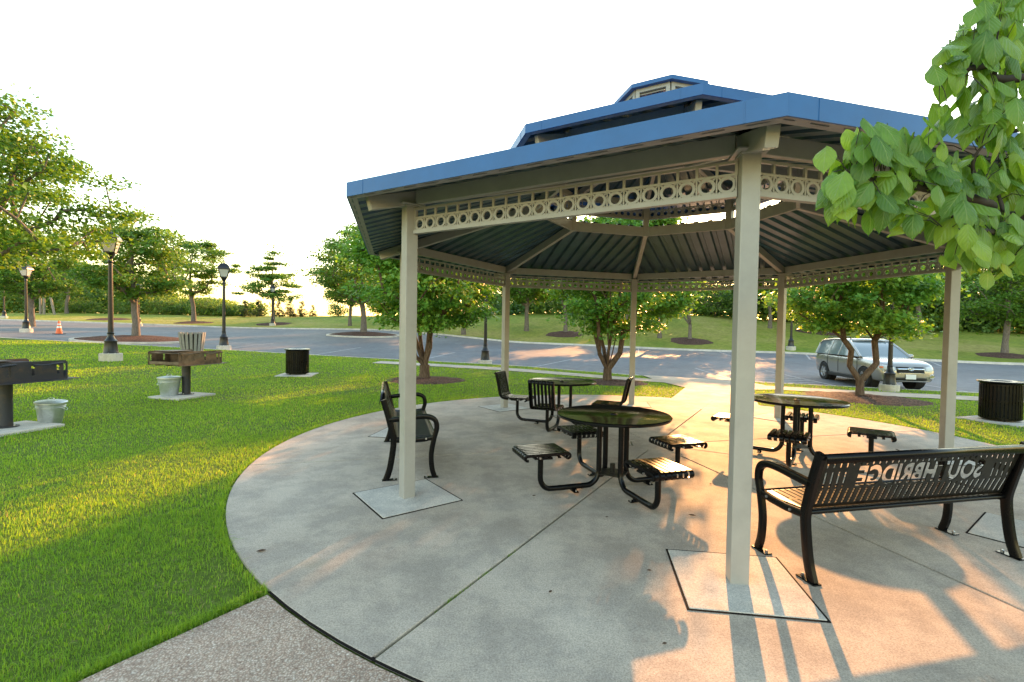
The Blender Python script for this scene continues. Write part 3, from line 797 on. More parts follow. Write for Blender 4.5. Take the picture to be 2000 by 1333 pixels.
# ------------------------------------------------------------------ benches
def panel_loops(L, H, letters):
    lp = [rect(0, 0, L, H)]
    n = int((L-.08)/.0515); x0 = (L-(n-1)*.0515)/2
    for k in range(n):
        x = x0+k*.0515
        if letters:
            lp.append(slot(x, .028, .150, .020))
            if x < .25 or x > L-.25:
                lp.append(slot(x, .160, .275, .017)); lp.append(slot(x, .300, .345, .017))
            else: lp.append(slot(x, .313, .352, .019))
        else:
            lp.append(slot(x, .035, .195, .017)); lp.append(slot(x, .215, .375, .017))
    return lp
BL = 1.735
def make_bench(label, loc, rz, letters, group):
    """x runs along the bench, +y is the way a sitter faces"""
    t = empty('park_bench', (*loc, .008), rz); tag(t, label, 'bench', group)
    me = flat_cut('backrest', panel_loops(BL, .385, letters), .006, 'SOUTHBRIDGE', (.33, .168, BL-.33, .302), .0085) if letters else flat_cut('backrest', panel_loops(BL, .385, False), .006)
    # the sheet's x is mirrored so that the words read from the front
    ang = R_(14)
    for v in me.vertices:
        u, h, th = v.co
        bend = .035*max(0, (.12-h)/.12)**2
        v.co = (BL/2-u, -.215-h*math.sin(ang)+bend+th*math.cos(ang), .445+h*math.cos(ang)+th*math.sin(ang))
    back = link('backrest', me, M['slatsteel'], t, 0)
    b = MB()
    y1, z1 = -.215-.385*math.sin(ang), .445+.385*math.cos(ang)
    vs = []; fs = []; pr = [(y1+.004*math.cos(0), z1)]+[(y1-.022+.026*math.cos(q), z1+.004+.022*math.sin(q)) for q in np.linspace(0, PI, 7)]+[(y1-.048, z1-.03)]
    for x in (-BL/2, BL/2):
        for y, z in pr: vs.append((x, y, z))
    m = len(pr)
    for j in range(m-1): fs.append((j, j+1, m+j+1, m+j))
    b.add(vs, fs); o = b.build('top_roll', M['black'], back, 50); so2 = o.modifiers.new('thick', 'SOLIDIFY'); so2.thickness = .004
    me = flat_cut('seat', panel_loops(BL, .41, False), .006)
    for v in me.vertices:
        u, h, th = v.co
        v.co = (BL/2-u, -.195+h, .425+th+.018*(h/.41)-.02*max(0, (h-.36)/.05)**2+.02*max(0, (.04-h)/.04)**2)
    seat = link('seat', me, M['slatsteel'], t, 0)
    b = MB(); b.tube([(-BL/2, .222, .428), (BL/2, .222, .428)], .016, 10); b.tube([(-BL/2, -.20, .425), (BL/2, -.20, .425)], .016, 10); b.build('seat_rail', M['black'], seat, 50)
    for s in (-1, 1):
        x = s*(BL/2+.012)
        rear = spline([(x, -.285, .006), (x, -.248, .12), (x, -.222, .28), (x, -.212, .42), (x, -.235, .54), (x, -.275, .70), (x, -.318, .845)], 5)
        b = MB(); b.sweep(rear, .042, .062, (1, 0, 0)); lg = b.build('rear_leg', M['black'], t, 40)
        front = spline([(x, .215, .006), (x, .185, .11), (x, .178, .26), (x, .205, .42), (x, .232, .53), (x, .215, .612), (x, .150, .652), (x, .05, .658), (x, -.10, .645), (x, -.262, .63)], 5)
        b = MB(); b.sweep(front, .042, .052, (1, 0, 0)); b.build('front_leg_and_arm', M['black'], t, 40)
        b = MB(); b.sweep([(x, -.215, .418), (x, -.05, .408), (x, .10, .415), (x, .200, .430)], .036, .05, (1, 0, 0)); b.build('seat_bracket', M['black'], t, 40)
        for y0, sg in ((-.285, 1), (.215, -1)):
            b = MB(); b.box((x, y0+sg*.035, .005), (.06, .15, .009)); ft = b.build('foot_plate', M['black'], t, 0, .002)
            b = MB(); b.lathe([(.011, .0), (.011, .014), (.005, .018)], (x, y0+sg*.085, .009), 8); b.build('anchor_bolt', M['bolt'], ft, 0)
        b = MB()
        b.tube([(x+s*.018, .12, .424), (x+s*.026, .12, .424)], .010, 8); b.tube([(x+s*.018, -.10, .412), (x+s*.026, -.10, .412)], .010, 8)
        b.build('bracket_bolt', M['bolt'], t, 0)
    return t
GB = 'benches under the pavilion'
make_bench('black steel bench seen from behind, letters cut through its slotted backrest', (2.66, 3.49), R_(13), True, GB)
make_bench('black steel bench behind the left front post, facing the tables', (-1.40, 5.85), R_(-74), True, GB)
# ------------------------------------------------------------------ street lamps
def lamp_proto():
    t = empty('street_lamp')
    b = MB(); b.lathe([(.0, -.4), (.335, -.4), (.335, .245), (.318, .265), (.0, .265)], n=36, cap=False); b.build('pedestal', M['footing'], t, 40)
    b = MB(); b.lathe([(.225, .265), (.225, .285), (.218, .30), (.175, .655), (.180, .675), (.195, .69), (.195, .715), (.165, .735), (.125, .80), (.098, .88), (.090, .95), (.098, .965), (.102, 1.0), (.085, 1.02)], n=28); bs = b.build('base', M['lampblack'], t, 30)
    b = MB()
    for k in range(8):
        a = k*PI/4; b.lathe([(.010, 0), (.010, .02), (.004, .024)], (.24*math.cos(a), .24*math.sin(a), .265), 6)
    b.build('anchor_bolt', M['bolt'], bs, 0)
    # fluted shaft
    b = MB(); n = 32; vs = []; fs = []
    for z, r in ((1.02, .082), (2.0, .074), (3.52, .062)):
        for k in range(n): q = r*(1-.07*(k % 2)); vs.append((q*math.cos(2*PI*k/n), q*math.sin(2*PI*k/n), z))
    for j in range(2):
        for k in range(n): fs.append((j*n+k, j*n+(k+1) % n, (j+1)*n+(k+1) % n, (j+1)*n+k))
    b.add(vs, fs); b.lathe([(.066, 3.50), (.082, 3.52), (.082, 3.56), (.066, 3.58), (.062, 3.68), (.075, 3.70)], n=24)
    b.build('shaft', M['lampblack'], t, 50)
    b = MB(); b.lathe([(.07, 3.68), (.15, 3.83), (.17, 3.84), (.17, 3.87), (.02, 3.87)], n=4 if False else 8, cap=False)
    q = lambda r, z: [(r*math.cos(PI/4+k*PI/2), r*math.sin(PI/4+k*PI/2), z) for k in range(4)]
    for k in range(4):
        a = PI/4+k*PI/2
        b.beam((.20*math.cos(a), .20*math.sin(a), 3.85), (.345*math.cos(a), .345*math.sin(a), 4.29), .026, .026, (math.cos(a), math.sin(a), 0))
        c = a+PI/2
        b.beam((.345*math.cos(a), .345*math.sin(a), 4.285), (.345*math.cos(c), .345*math.sin(c), 4.285), .03, .04)
        b.beam((.205*math.cos(a), .205*math.sin(a), 3.865), (.205*math.cos(c), .205*math.sin(c), 3.865), .03, .04)
    b.build('lantern_frame', M['lampblack'], t, 0)
    b = MB(); b.add(q(.19, 3.87)+q(.325, 4.28), [(k, (k+1) % 4, 4+(k+1) % 4, 4+k) for k in range(4)]); gl = b.build('lantern_glass', M['lampglass'], t, 0)
    s_ = gl.modifiers.new('thick', 'SOLIDIFY'); s_.thickness = .006
    b = MB(); b.add(q(.40, 4.285)+q(.40, 4.315)+q(.365, 4.40)+q(.29, 4.50)+q(.17, 4.575)+q(.05, 4.60), [(3, 2, 1, 0)]+[(4*j+k, 4*j+(k+1) % 4, 4*j+4+(k+1) % 4, 4*j+4+k) for j in range(5) for k in range(4)]+[(20, 21, 22, 23)])
    cp_ = b.build('lantern_roof', M['lampblack'], t, 25)
    b = MB(); b.lathe([(.045, 4.59), (.03, 4.63), (.018, 4.65), (.034, 4.68), (.034, 4.71), (.012, 4.76), (.004, 4.87)], n=14); b.build('finial', M['lampblack'], cp_, 40)
    return t
def spot(px, Y): return ((px-1000-PPX)/FOC*Y, Y)
GL = 'street lamps round the lawn and car park'
LP = [(216, 17.1, 1., 25, 'black street lamp on a round concrete pedestal in the lawn left of the grills'),
      (437, 25.2, 1., 30, 'black street lamp at the lawn edge right of the grey slatted litter bin'),
      (51, 32, .98, 10, 'black street lamp by the traffic cone, half under the big overhanging tree'),
      (532, 52, .95, 40, 'small distant street lamp below a layered tree on the grass bank'),
      (948, 22.1, .97, 15, 'street lamp whose base shows beside the pavilion post, lantern hidden behind its tree'),
      (1545, 34.6, .96, 33, 'distant street lamp on the far verge right of the thin back post'),
      (1740, 14.2, .755, 20, 'black street lamp standing in front of the parked silver car'),
      (271, 47, .9, 12, 'far street lamp half hidden behind the trunk on the mulch island'),
      (8, 52, .9, 12, 'far street lamp base at the left end of the far verge')]
for i, (px, Y, sc, rz, lab) in enumerate(LP):
    if i == 0: lamp0 = lamp_proto(); o = lamp0
    else: o = copy_tree(lamp0)
    x, y = spot(px, Y); on_road = ykerb(x) < y < yfar(x)
    o.location = (x, y, (zroad(x, y) if on_road else gz(x, y))-.01); o.scale = (sc, sc, sc); o.rotation_euler = (0, 0, R_(rz)); tag(o, lab, 'street lamp', GL)

# ------------------------------------------------------------------ litter bins
def bin_proto():
    t = empty('litter_bin')
    b = MB(); n = 36; r = .335
    for k in range(n):
        a = 2*PI*k/n; b.box((r*math.cos(a), r*math.sin(a), .39), (.008, .036, .70), a)
    for z in (.05, .40, .735): b.lathe([(r-.016, z-.02), (r-.006, z-.02), (r-.006, z+.02), (r-.016, z+.02)], n=48, cap=False)
    b.build('slatted_drum', M['black'], t, 30)
    b = MB(); b.lathe([(.0, .05), (.285, .05), (.305, .74), (.29, .74), (.275, .07)], n=32, cap=False); b.build('liner', M['darkin'], t, 40)
    b = MB(); b.lathe([(r-.01, .745), (r+.035, .77), (r+.052, .79), (r+.045, .803), (r-.02, .812), (.20, .80), (.175, .785), (.175, .77), (.21, .765), (r-.02, .755)], n=48, cap=False); b.build('rim_lid', M['black'], t, 40)
    b = MB()
    for k in range(3): a = k*2*PI/3; b.lathe([(.02, .0), (.03, .05)], (.25*math.cos(a), .25*math.sin(a), .0), 10)
    b.build('foot', M['black'], t, 30)
    return t
bn = bin_proto(); x, y = 9.22, 9.2; bn.scale = (.92, .92, .94); bn.location = (x, y, gz(x, y)+.02); tag(bn, 'black slatted round litter bin at the right edge of the picture', 'litter bin', 'black litter bins')
b = MB(); b.box((x, y, gz(x, y)-.06), (.95, .95, .15), .35); tag(b.build('bin_slab', M['footing'], None, 0, .008), kind='structure')
b2 = copy_tree(bn); b2.scale = (1, 1, 1); x, y = spot(581, 15.2); b2.location = (x, y, gz(x, y)+.02); tag(b2, 'black slatted round litter bin alone in the middle of the lawn', 'litter bin', 'black litter bins')
b = MB(); b.box((x, y, gz(x, y)-.06), (1.05, 1.05, .15), .2); tag(b.build('bin_slab', M['footing'], None, 0, .008), kind='structure')
t = empty('slatted_bin'); tag(t, 'grey plank litter bin tapering downwards behind the rusty grill', 'litter bin')
n = 18
for k in range(n):
    a = 2*PI*k/n; m = Matrix.Rotation(a, 3, 'Z'); b = MB()
    b.beam(m @ Vector((.30, 0, .05)), m @ Vector((.425, 0, 1.09)), .092, .03, m @ Vector((1, 0, 0))); b.build('slat', M['plank'], t, 0, .004)
b = MB(); b.lathe([(.0, .06), (.27, .06), (.385, 1.02), (.37, 1.02), (.255, .08)], n=32, cap=False); b.build('liner', M['darkin'], t, 40)
x, y = spot(375, 18.2); t.location = (x, y, gz(x, y))

# ------------------------------------------------------------------ grills
def notch(cx, y0, y1, sgn):
    h = (y1-y0)/3; w0 = .014; tt = .020
    L = [(cx-w0*sgn, y0)]
    for k in range(3):
        yb = y0+k*h; L += [(cx+w0*sgn, yb+.1*h), (cx+(w0+tt)*sgn, yb+.45*h), (cx+w0*sgn, yb+.62*h)]
    L += [(cx+w0*sgn, y1), (cx-w0*sgn, y1)]
    return L if sgn > 0 else L[::-1]
def grill_proto():
    t = empty('park_grill'); L, W, Hh, z0 = 1.06, .84, .30, .70
    b = MB(); b.lathe([(.083, 0), (.083, .645)], n=24); b.box((0, 0, .655), (.34, .34, .02)); b.build('pedestal_pipe', M['grill'], t, 40)
    b = MB(); b.lathe([(.15, .0), (.15, .012)], n=20); bp = b.build('base_flange', M['grill'], t, 40)
    b = MB()
    for k in range(4): b.lathe([(.011, .012), (.011, .035)], (.12*math.cos(k*PI/2+.4), .12*math.sin(k*PI/2+.4), 0), 8)
    b.build('anchor_bolt', M['bolt'], bp, 0)
    b = MB(); b.box((0, 0, z0-.006), (L-.10, W-.04, .012)); b.box((0, 0, z0-.025), (.9, .06, .025)); b.box((.0, .3, z0-.025), (.9, .04, .025)); b.box((0, -.3, z0-.025), (.9, .04, .025)); b.build('firebox_floor', M['grill'], t, 0)
    b = MB(); b.box((.62, -.10, z0-.022), (.26, W*.62, .008)); b.box((0, -W/2-.06, z0-.018), (L*.95, .14, .007)); b.build('utility_shelf', M['grill'], t, 0)
    loops = [[(0, .02), (.02, 0), (L-.02, 0), (L, .02), (L, Hh-.03), (L-.03, Hh), (.03, Hh), (0, Hh-.03)]]
    for cx, sg in ((.06, 1), (.36, -1), (.62, 1), (.93, 1)): loops.append(notch(cx, .09, .235, sg))
    loops.append(rect(L-.055, .05, L-.025, Hh-.05)); loops.append(rect(.018, .06, .03, Hh-.06))
    me = flat_cut('side_plate', loops, .006)
    for s in (-1, 1):
        m2 = me.copy()
        for v in m2.vertices: u, h, th = v.co; v.co = (-L/2+u, s*W/2+th, z0+h-.02)
        link('side_plate', m2, M['grill'], t, 0)
    m2 = flat_cut('divider', [rect(0, 0, W-.02, Hh-.03)], .006)
    for v in m2.vertices: u, h, th = v.co; v.co = (th-.03, -W/2+.01+u, z0+h)
    link('divider', m2, M['grill'], t, 0)
    b = MB(); b.box((L/2-.02, 0, z0+.06), (.006, W-.02, .12)); b.build('end_plate', M['grill'], t, 0)
    b = MB(); b.box((-L/2+.02, 0, z0+.03), (.006, W-.02, .06)); b.build('end_plate', M['grill'], t, 0)
    for x0, x1, zz in ((-.47, -.17, .24), (.09, .40, .235)):
        b = MB(); n = 13
        for k in range(n):
            y = -W/2+.05+(W-.10)*k/(n-1); b.tube([(x0, y, z0+zz), (x1, y, z0+zz)], .007, 6)
        for x in (x0, x1): b.tube([(x, -W/2-.05, z0+zz), (x, W/2+.05, z0+zz)], .010, 8)
        g_ = b.build('cooking_grate', M['grill'], t, 40)
        b = MB(); h = spline([(x0, -W/2-.05, z0+zz), (x0+.02, -W/2-.15, z0+zz-.005), (x0+.10, -W/2-.19, z0+zz), (x0+.27, -W/2-.20, z0+zz+.02)], 5)
        b.tube(h, .009, 8)
        for k in range(9):
            c = Vector((x0+.12+.016*k, -W/2-.193, z0+zz+.003+.0015*k)); b.tube([c-Vector((.005, 0, 0)), c+Vector((.005, 0, 0))], .019, 8)
        b.build('grate_handle', M['grill'], g_, 40)
    b = MB(); b.box((-.22, .08, z0+.287), (.48, .50, .006)); b.build('hot_plate', M['grill'], t, 0)
    return t
ga = R_(76)
grl = grill_proto(); grl.location = (-7.71, 7.04, gz(-7.71, 7.04)+.03); grl.rotation_euler = (0, 0, ga); tag(grl, 'black steel park grill cut off by the left edge of the picture', 'grill', 'pedestal grills on the lawn')
g2 = copy_tree(grl)
for o in g2.children_recursive:
    if o.data.materials[0] == M['grill'] and not o.name.startswith(('pedestal', 'base')): o.material_slots[0].link = 'OBJECT'; o.material_slots[0].material = M['grill_rust']
g2.name = g2.name; g2.location = (-7.6, 10.66, gz(-7.6, 10.66)+.03); tag(g2, 'rusty brown park grill on a pipe in the middle of the lawn', 'grill', 'pedestal grills on the lawn')
for x, y in ((-7.62, 7.0), (-7.6, 10.55)):
    b = MB(); b.box((x, y, gz(x, y)-.06), (.90, .84, .18), ga); tag(b.build('grill_slab', M['footing'], None, 0, .01), kind='structure')
def bucket_proto():
    t = empty('ash_bucket')
    b = MB(); b.lathe([(.0, .0), (.165, .0), (.17, .01), (.212, .295), (.218, .30), (.218, .308), (.214, .312), (.219, .325), (.224, .328), (.224, .336), (.22, .34), (.228, .385), (.222, .385), (.165, .02)], n=40, cap=False); b.build('pail', M['galv'], t, 40)
    b = MB(); b.lathe([(.238, .372), (.243, .375), (.243, .398), (.236, .404), (.225, .406), (.10, .425), (.0, .428)], n=40, cap=False); ld = b.build('lid', M['galv'], t, 40)
    b = MB(); b.sweep(spline([(-.05, 0, .424), (-.045, 0, .455), (0, 0, .468), (.045, 0, .455), (.05, 0, .424)], 4), .02, .006, (0, 1, 0)); b.build('lid_handle', M['galv'], ld, 40)
    for s in (-1, 1):
        b = MB(); b.tube(spline([(s*.21, -.05, .30), (s*.245, -.045, .27), (s*.25, 0, .25), (s*.245, .045, .27), (s*.21, .05, .30)], 4), .005, 6); b.build('side_handle', M['galv'], t, 40)
    return t
bk = bucket_proto(); x, y = -7.50, 7.50; bk.location = (x, y, gz(x, y)-.005); bk.scale = (.80, .80, .88); bk.rotation_euler = (R_(2), R_(3), .3); tag(bk, 'galvanised ash bucket in the grass beside the grill at the left edge', 'bucket', 'galvanised ash buckets')
k2 = copy_tree(bk); x, y = -7.80, 10.42; k2.location = (x, y, gz(x, y)+.025); k2.rotation_euler = (0, 0, 1.2); k2.scale = (.92, .92, 1.02); tag(k2, 'galvanised ash bucket on the slab under the rusty grill', 'bucket', 'galvanised ash buckets')
# ------------------------------------------------------------------ traffic cone, weathered posts
t = empty('traffic_cone'); tag(t, 'orange traffic cone with white bands standing on the car park', 'traffic cone')
b = MB(); b.prism([(.19*c, .19*s) for c, s in ((1, 1), (-1, 1), (-1, -1), (1, -1))], 0, .035); b.build('cone_base', M['plastic'], t, 0, .008)
b = MB(); b.lathe([(.145, .035), (.135, .06), (.038, .70), (.03, .71), (.0, .71)], n=24, cap=False); cn = b.build('cone_body', M['orange'], t, 40)
rr = lambda z: .135-.097*(z-.06)/.64+.002
for z0, z1 in ((.33, .43), (.50, .56)):
    b = MB(); b.lathe([(rr(z0), z0), (rr(z1), z1)], n=24, cap=False); b.build('reflective_band', M['whitetape'], cn, 40)
x, y = spot(115, 31.5); t.location = (x, y, zroad(x, y)); t.scale = (1.25,)*3
for px, Y, h, ln, lab in ((79, 60, 2.9, 0, 'weathered wooden post, left one of the close pair beyond the verge'), (86, 60, 3.0, 0, 'weathered wooden post, right one of the close pair beyond the verge'), (106, 60, 2.2, 12, 'leaning wooden post beside the close pair of posts')):
    x, y = spot(px, Y); b = MB(); b.lathe([(.13, -.3), (.12, h-.03), (.08, h)], n=10); o = b.build('wooden_post', M['post'], None, 40); o.location = (x, y, gz(x, y)); o.rotation_euler = (0, R_(-ln), 0); tag(o, lab, 'post', 'wooden posts beyond the verge')
# ------------------------------------------------------------------ fallen leaves on the concrete
def fallen(px, py, s, rz, lab):
    x, y = G(px, py); pr = [(-.5, 0), (-.2, .22), (.15, .26), (.5, 0), (.15, -.22), (-.2, -.2)]
    b = MB(); vs = [(u*s, v*s, .006+.25*s*abs(v)+.1*s*u*u) for u, v in pr]+[(0, 0, .004)]
    b.add(vs, [(k, (k+1) % 6, 6) for k in range(6)]); o = b.build('fallen_leaf', M['deadleaf'], None, 0); o.modifiers.new('thick', 'SOLIDIFY').thickness = .002
    o.location = (x, y, .009); o.rotation_euler = (0, 0, rz); tag(o, lab, 'fallen leaf', 'dry leaves scattered on the patio')
FL = [(1043, 971, .035, .3, 'small dry leaf just below the left stool of the near table'), (1136, 957, .03, 1, 'tiny dry leaf under the tube of the near table'), (510, 1080, .06, .4, 'dry brown twig-like leaf near the rim of the patio at left'),
      (1352, 1010, .06, -.4, 'curled dry leaf left of the big front post'), (1268, 1118, .03, 0, 'dry leaf alone left of the front post slab'), (1185, 1013, .025, 0, 'small dry leaf beside the long joint'),
      (1588, 960, .04, 0, 'dry leaf seen under the lettered bench'), (1375, 1190, .025, .5, 'small dry leaf on the front post slab'), (1298, 1262, .025, .2, 'tiny dry leaf in the shade near the bottom of the picture'),
      (1400, 925, .035, .7, 'dry leaf between the near table and the front post'), (1388, 948, .03, .1, 'dry leaf just left of the front post, nearer than its neighbour'), (1075, 1160, .03, .9, 'dry leaf right of the long joint in the foreground')]
for f in FL: fallen(*f)
# ------------------------------------------------------------------ silver car
def car():
    t = empty('parked_car')
    # lower body: stations along x (front +): (x, half width, top z, bottom z)
    st = [(-2.27, .66, 1.02, .52), (-2.22, .80, 1.08, .36), (-2.02, .88, 1.11, .28), (-1.6, .91, 1.11, .25), (-.9, .915, 1.09, .24), (0, .915, 1.07, .24), (.6, .91, 1.065, .24), (.95, .905, 1.06, .24), (1.35, .895, 1.035, .25), (1.75, .88, .995, .26), (2.02, .85, .935, .27), (2.17, .80, .86, .29), (2.26, .70, .74, .34), (2.29, .55, .66, .42)]
    def sect(x, hw, zt, zb):
        return [(x, 0, zt+.02), (x, hw*.55, zt+.015), (x, hw*.86, zt-.012), (x, hw*.955, zt-.07), (x, hw, zt-.24 if zt > .8 else zt-.16), (x, hw*.99, (zt+zb)/2-.05), (x, hw*.965, zb+.13), (x, hw*.93, zb+.02), (x, hw*.7, zb), (x, 0, zb)]
    b = MB(); S = [sect(*s) for s in st]; m = len(S[0]); vs = []; fs = []
    for s in S: vs += s+[(x, -y, z) for x, y, z in s[1:-1][::-1]]
    n = 2*m-2
    for i in range(len(S)-1):
        for j in range(n): fs.append((i*n+j, i*n+(j+1) % n, (i+1)*n+(j+1) % n, (i+1)*n+j))
    fs += [tuple(range(n-1, -1, -1)), tuple((len(S)-1)*n+j for j in range(n))]
    b.add(vs, fs); bo = b.build('body', M['carpaint'], None, 60)
    su = bo.modifiers.new('sub', 'SUBSURF'); su.levels = su.render_levels = 2
    cut = MB()
    for x in (-1.33, 1.33):
        cut.tube([(x, -1.2, .36), (x, -.60, .36)], .395, 32); cut.tube([(x, .60, .36), (x, 1.2, .36)], .395, 32)
    # grille and intake openings
    co = cut.build('cutter', M['plastic'], None, 0)
    bo.modifiers.new('cut', 'BOOLEAN').object = co
    bpy.context.view_layer.update()
    me = bpy.data.meshes.new_from_object(bo.evaluated_get(bpy.context.evaluated_depsgraph_get()))
    bpy.data.objects.remove(bo); bpy.data.objects.remove(co)
    me.materials.clear(); body = link('body', me, M['carpaint'], t, 40)
    for x in (-1.33, 1.33):
        for s in (-1, 1):
            b = MB(); b.lathe([(.38, -.10), (.395, -.10), (.395, .10), (.38, .10)], n=32, cap=True)
            b.v = [(x+p[0], s*.70+p[2]*1.2, .36+p[1]) for p in b.v]; b.build('wheel_arch_liner', M['darkin'], body, 40)
    # greenhouse: roof, glass, pillars
    gh = [(-2.16, .68, 1.14, .60), (-2.02, .78, 1.48, .66), (-1.82, .80, 1.60, .62), (-1.0, .82, 1.665, .60), (-.3, .82, 1.66, .60), (.06, .81, 1.60, .60), (.52, .80, 1.36, .66), (1.0, .77, 1.07, .74)]
    def row(x, hwb, zt, hwt): return x, hwb, zt, hwt
    # glass shell
    vs = []; fs = []
    for x, hb, zt, ht in gh:
        zt2 = zt-.02; zb_ = 1.06 if x < .9 else 1.045
        f = (zt2-zb_)/.66
        hh = hb+.06-(.24*max(0, f))
        vs += [(x, -(hb+.085), zb_), (x, -hh, zt2), (x, hh, zt2), (x, (hb+.085), zb_)]
    for i in range(len(gh)-1):
        for j in range(3): fs.append((4*i+j, 4*i+j+1, 4*i+5+j, 4*i+4+j))
    fs += [(3, 2, 1, 0), tuple(4*(len(gh)-1)+j for j in range(4))]
    b = MB(); b.add(vs, fs); b.build('window_glass', M['carglass'], t, 30)
    V = lambda i, j: Vector(vs[4*i+j])
    b = MB()
    for s in (1, 2):     # roof rails / cant rails along the top edge
        b.tube([V(i, s)+Vector((0, 0, .005)) for i in range(1, 6)]+[V(6, s), V(7, s)], .045, 8)
    for i, wd in ((1, .09), (3, .05), (4, .05)):
        for a, c in ((0, 1), (3, 2)): b.tube([V(i, a), V(i, c)], wd*.55, 8)
    b.tube([V(0, 0), V(1, 1)], .06, 8); b.tube([V(0, 3), V(1, 2)], .06, 8)
    b.build('window_pillar', M['carpaint'], t, 60)
    vs2 = []; fs2 = []
    for i in range(1, 6):
        x = gh[i][0]; z = gh[i][2]; hh = abs(V(i, 1).y)
        vs2 += [(x, -hh, z-.01), (x, -hh*.6, z+.025), (x, 0, z+.035), (x, hh*.6, z+.025), (x, hh, z-.01)]
    for i in range(4):
        for j in range(4): fs2.append((5*i+j, 5*i+j+1, 5*i+6+j, 5*i+5+j))
    b = MB(); b.add(vs2, fs2); rf = b.build('roof', M['carpaint'], t, 60); rf.modifiers.new('thick', 'SOLIDIFY').thickness = .02
    for s in (-1, 1):
        b = MB(); b.tube(spline([(-1.6, s*.62, 1.66), (-1.4, s*.62, 1.735), (-.2, s*.62, 1.745), (0, s*.62, 1.67)], 4), .018, 8); b.build('roof_rail', M['plastic'], rf, 50)
    # wheels
    for x in (-1.33, 1.33):
        for s in (-1, 1):
            b = MB(); b.lathe([(.22, -.115), (.33, -.115), (.355, -.09), (.362, 0), (.355, .09), (.33, .115), (.22, .115)], n=40, cap=False)
            R = Matrix.Translation((x, s*.80, .362)) @ Matrix.Rotation(-s*PI/2, 4, 'X')
            b.v = [tuple(R @ Vector(p)) for p in b.v]; wh = b.build('wheel', M['tyre'], t, 40)
            b = MB(); b.lathe([(.235, .09), (.225, .105), (.215, .085), (.20, .0)], n=36, cap=False)
            for k in range(6):
                a = 2*PI*k/6; b.beam((.03*math.cos(a), .03*math.sin(a), .075), (.215*math.cos(a), .215*math.sin(a), .088), .06, .03)
            b.lathe([(.06, .05), (.06, .10), (.0, .105)], n=16, cap=False)
            b.v = [tuple(R @ Vector(p)) for p in b.v]; b.build('rim', M['rim'], wh, 40)
    # front: grille, bars, emblem, lamps, bumper, plate
    from mathutils.bvhtree import BVHTree
    bvh = BVHTree.FromPolygons([v.co for v in me.vertices], [tuple(p.vertices) for p in me.polygons])
    def fx(y, z):
        h = bvh.ray_cast(Vector((4, y, z)), Vector((-1, 0, 0)))[0]
        return h.x if h is not None else 2.0
    def patch(name, ys, z0, z1, m, off, par, thick=.012):
        b = MB(); vs = []; fs = []; nz = 5
        for y in ys:
            a, c = (z0(y) if callable(z0) else z0), (z1(y) if callable(z1) else z1)
            for k in range(nz): z = a+(c-a)*k/(nz-1); vs.append((fx(y, z)+off, y, z))
        for i in range(len(ys)-1):
            for k in range(nz-1): fs.append((nz*i+k, nz*i+nz+k, nz*i+nz+1+k, nz*i+1+k))
        b.add(vs, fs); o = b.build(name, m, par, 50); o.modifiers.new('thick', 'SOLIDIFY').thickness = thick; return o
    ys = np.linspace(-.42, .42, 9)
    gr = patch('grille', ys, .60, .80, M['darkin'], .008, t)
    patch('grille_bar', ys, .715, .752, M['chrome'], .022, gr); patch('grille_bar', np.linspace(-.40, .40, 9), .585, .605, M['chrome'], .022, gr)
    b = MB(); b.tube([(fx(0, .733)+.035, .085*math.cos(q), .733+.055*math.sin(q)) for q in np.linspace(0, 2*PI, 20)[:-1]], .010, 6, closed=True); b.tube([(fx(0, .74)+.036, .045*math.cos(q), .745+.018*math.sin(q)) for q in np.linspace(0, 2*PI, 16)[:-1]], .007, 6, closed=True); b.tube([(fx(0, .73)+.036, .02*math.cos(q), .728+.045*math.sin(q)) for q in np.linspace(0, 2*PI, 16)[:-1]], .007, 6, closed=True)
    b.build('front_emblem', M['chrome'], gr, 50)
    patch('lower_intake', np.linspace(-.50, .50, 9), .34, .45, M['plastic'], .008, t)
    patch('bumper_bar', np.linspace(-.62, .62, 11), .315, .335, M['chrome'], .02, t)
    for s in (-1, 1):
        yy = np.linspace(.47, .83, 9)*s
        hl = patch('headlight', yy, lambda y: .66+.10*(abs(y)-.44), lambda y: .79+.22*(abs(y)-.44), M['lens'], .010, t)
        patch('indicator', np.linspace(.76, .82, 3)*s, .74, .80, M['amber'], .018, hl)
        b = MB(); c = Vector((fx(.66, .49)+.01, s*.66, .49)); b.lathe([(.0, .0), (.055, .0), (.07, .02), (.085, .0), (.09, -.03)], n=20, cap=False)
        R = Matrix.Translation(c) @ Matrix.Rotation(PI/2+0*s, 4, 'Y') @ Matrix.Rotation(0, 4, 'X'); b.v = [tuple(R @ Vector(p)) for p in b.v]; b.build('fog_lamp', M['chrome'], t, 40)
        b = MB(); b.lathe([(.0, -.10), (.06, -.09), (.095, -.02), (.09, .05), (.05, .09), (.0, .10)], n=16, cap=False)
        b.v = [(.72+p[0]*.75, s*(1.0+p[2]*.9), 1.09+p[1]*.85) for p in b.v]; mi = b.build('wing_mirror', M['carpaint'], t, 60)
        b = MB(); b.beam((.74, s*.84, 1.02), (.73, s*.95, 1.06), .06, .04); b.build('mirror_arm', M['plastic'], mi, 0)
        b = MB(); b.box((0, s*.90, .31), (1.9, .05, .12)); b.build('sill', M['plastic'], t, 0, .015)
        for x in (-.75, .15):
            b = MB(); b.box((x, s*.93, .93), (.18, .02, .035)); b.build('door_handle', M['chrome'], t, 0, .008)
        b = MB()
        for x in (.95, -.28, -1.05): b.box((x, s*.913, .72), (.008, .010, .58))
        b.build('door_gap', M['darkin'], t, 0)
    b = MB(); b.box((fx(0, .47)+.025, 0, .48), (.012, .31, .155)); pl = b.build('number_plate', M['plate'], t, 0, .003)
    return t
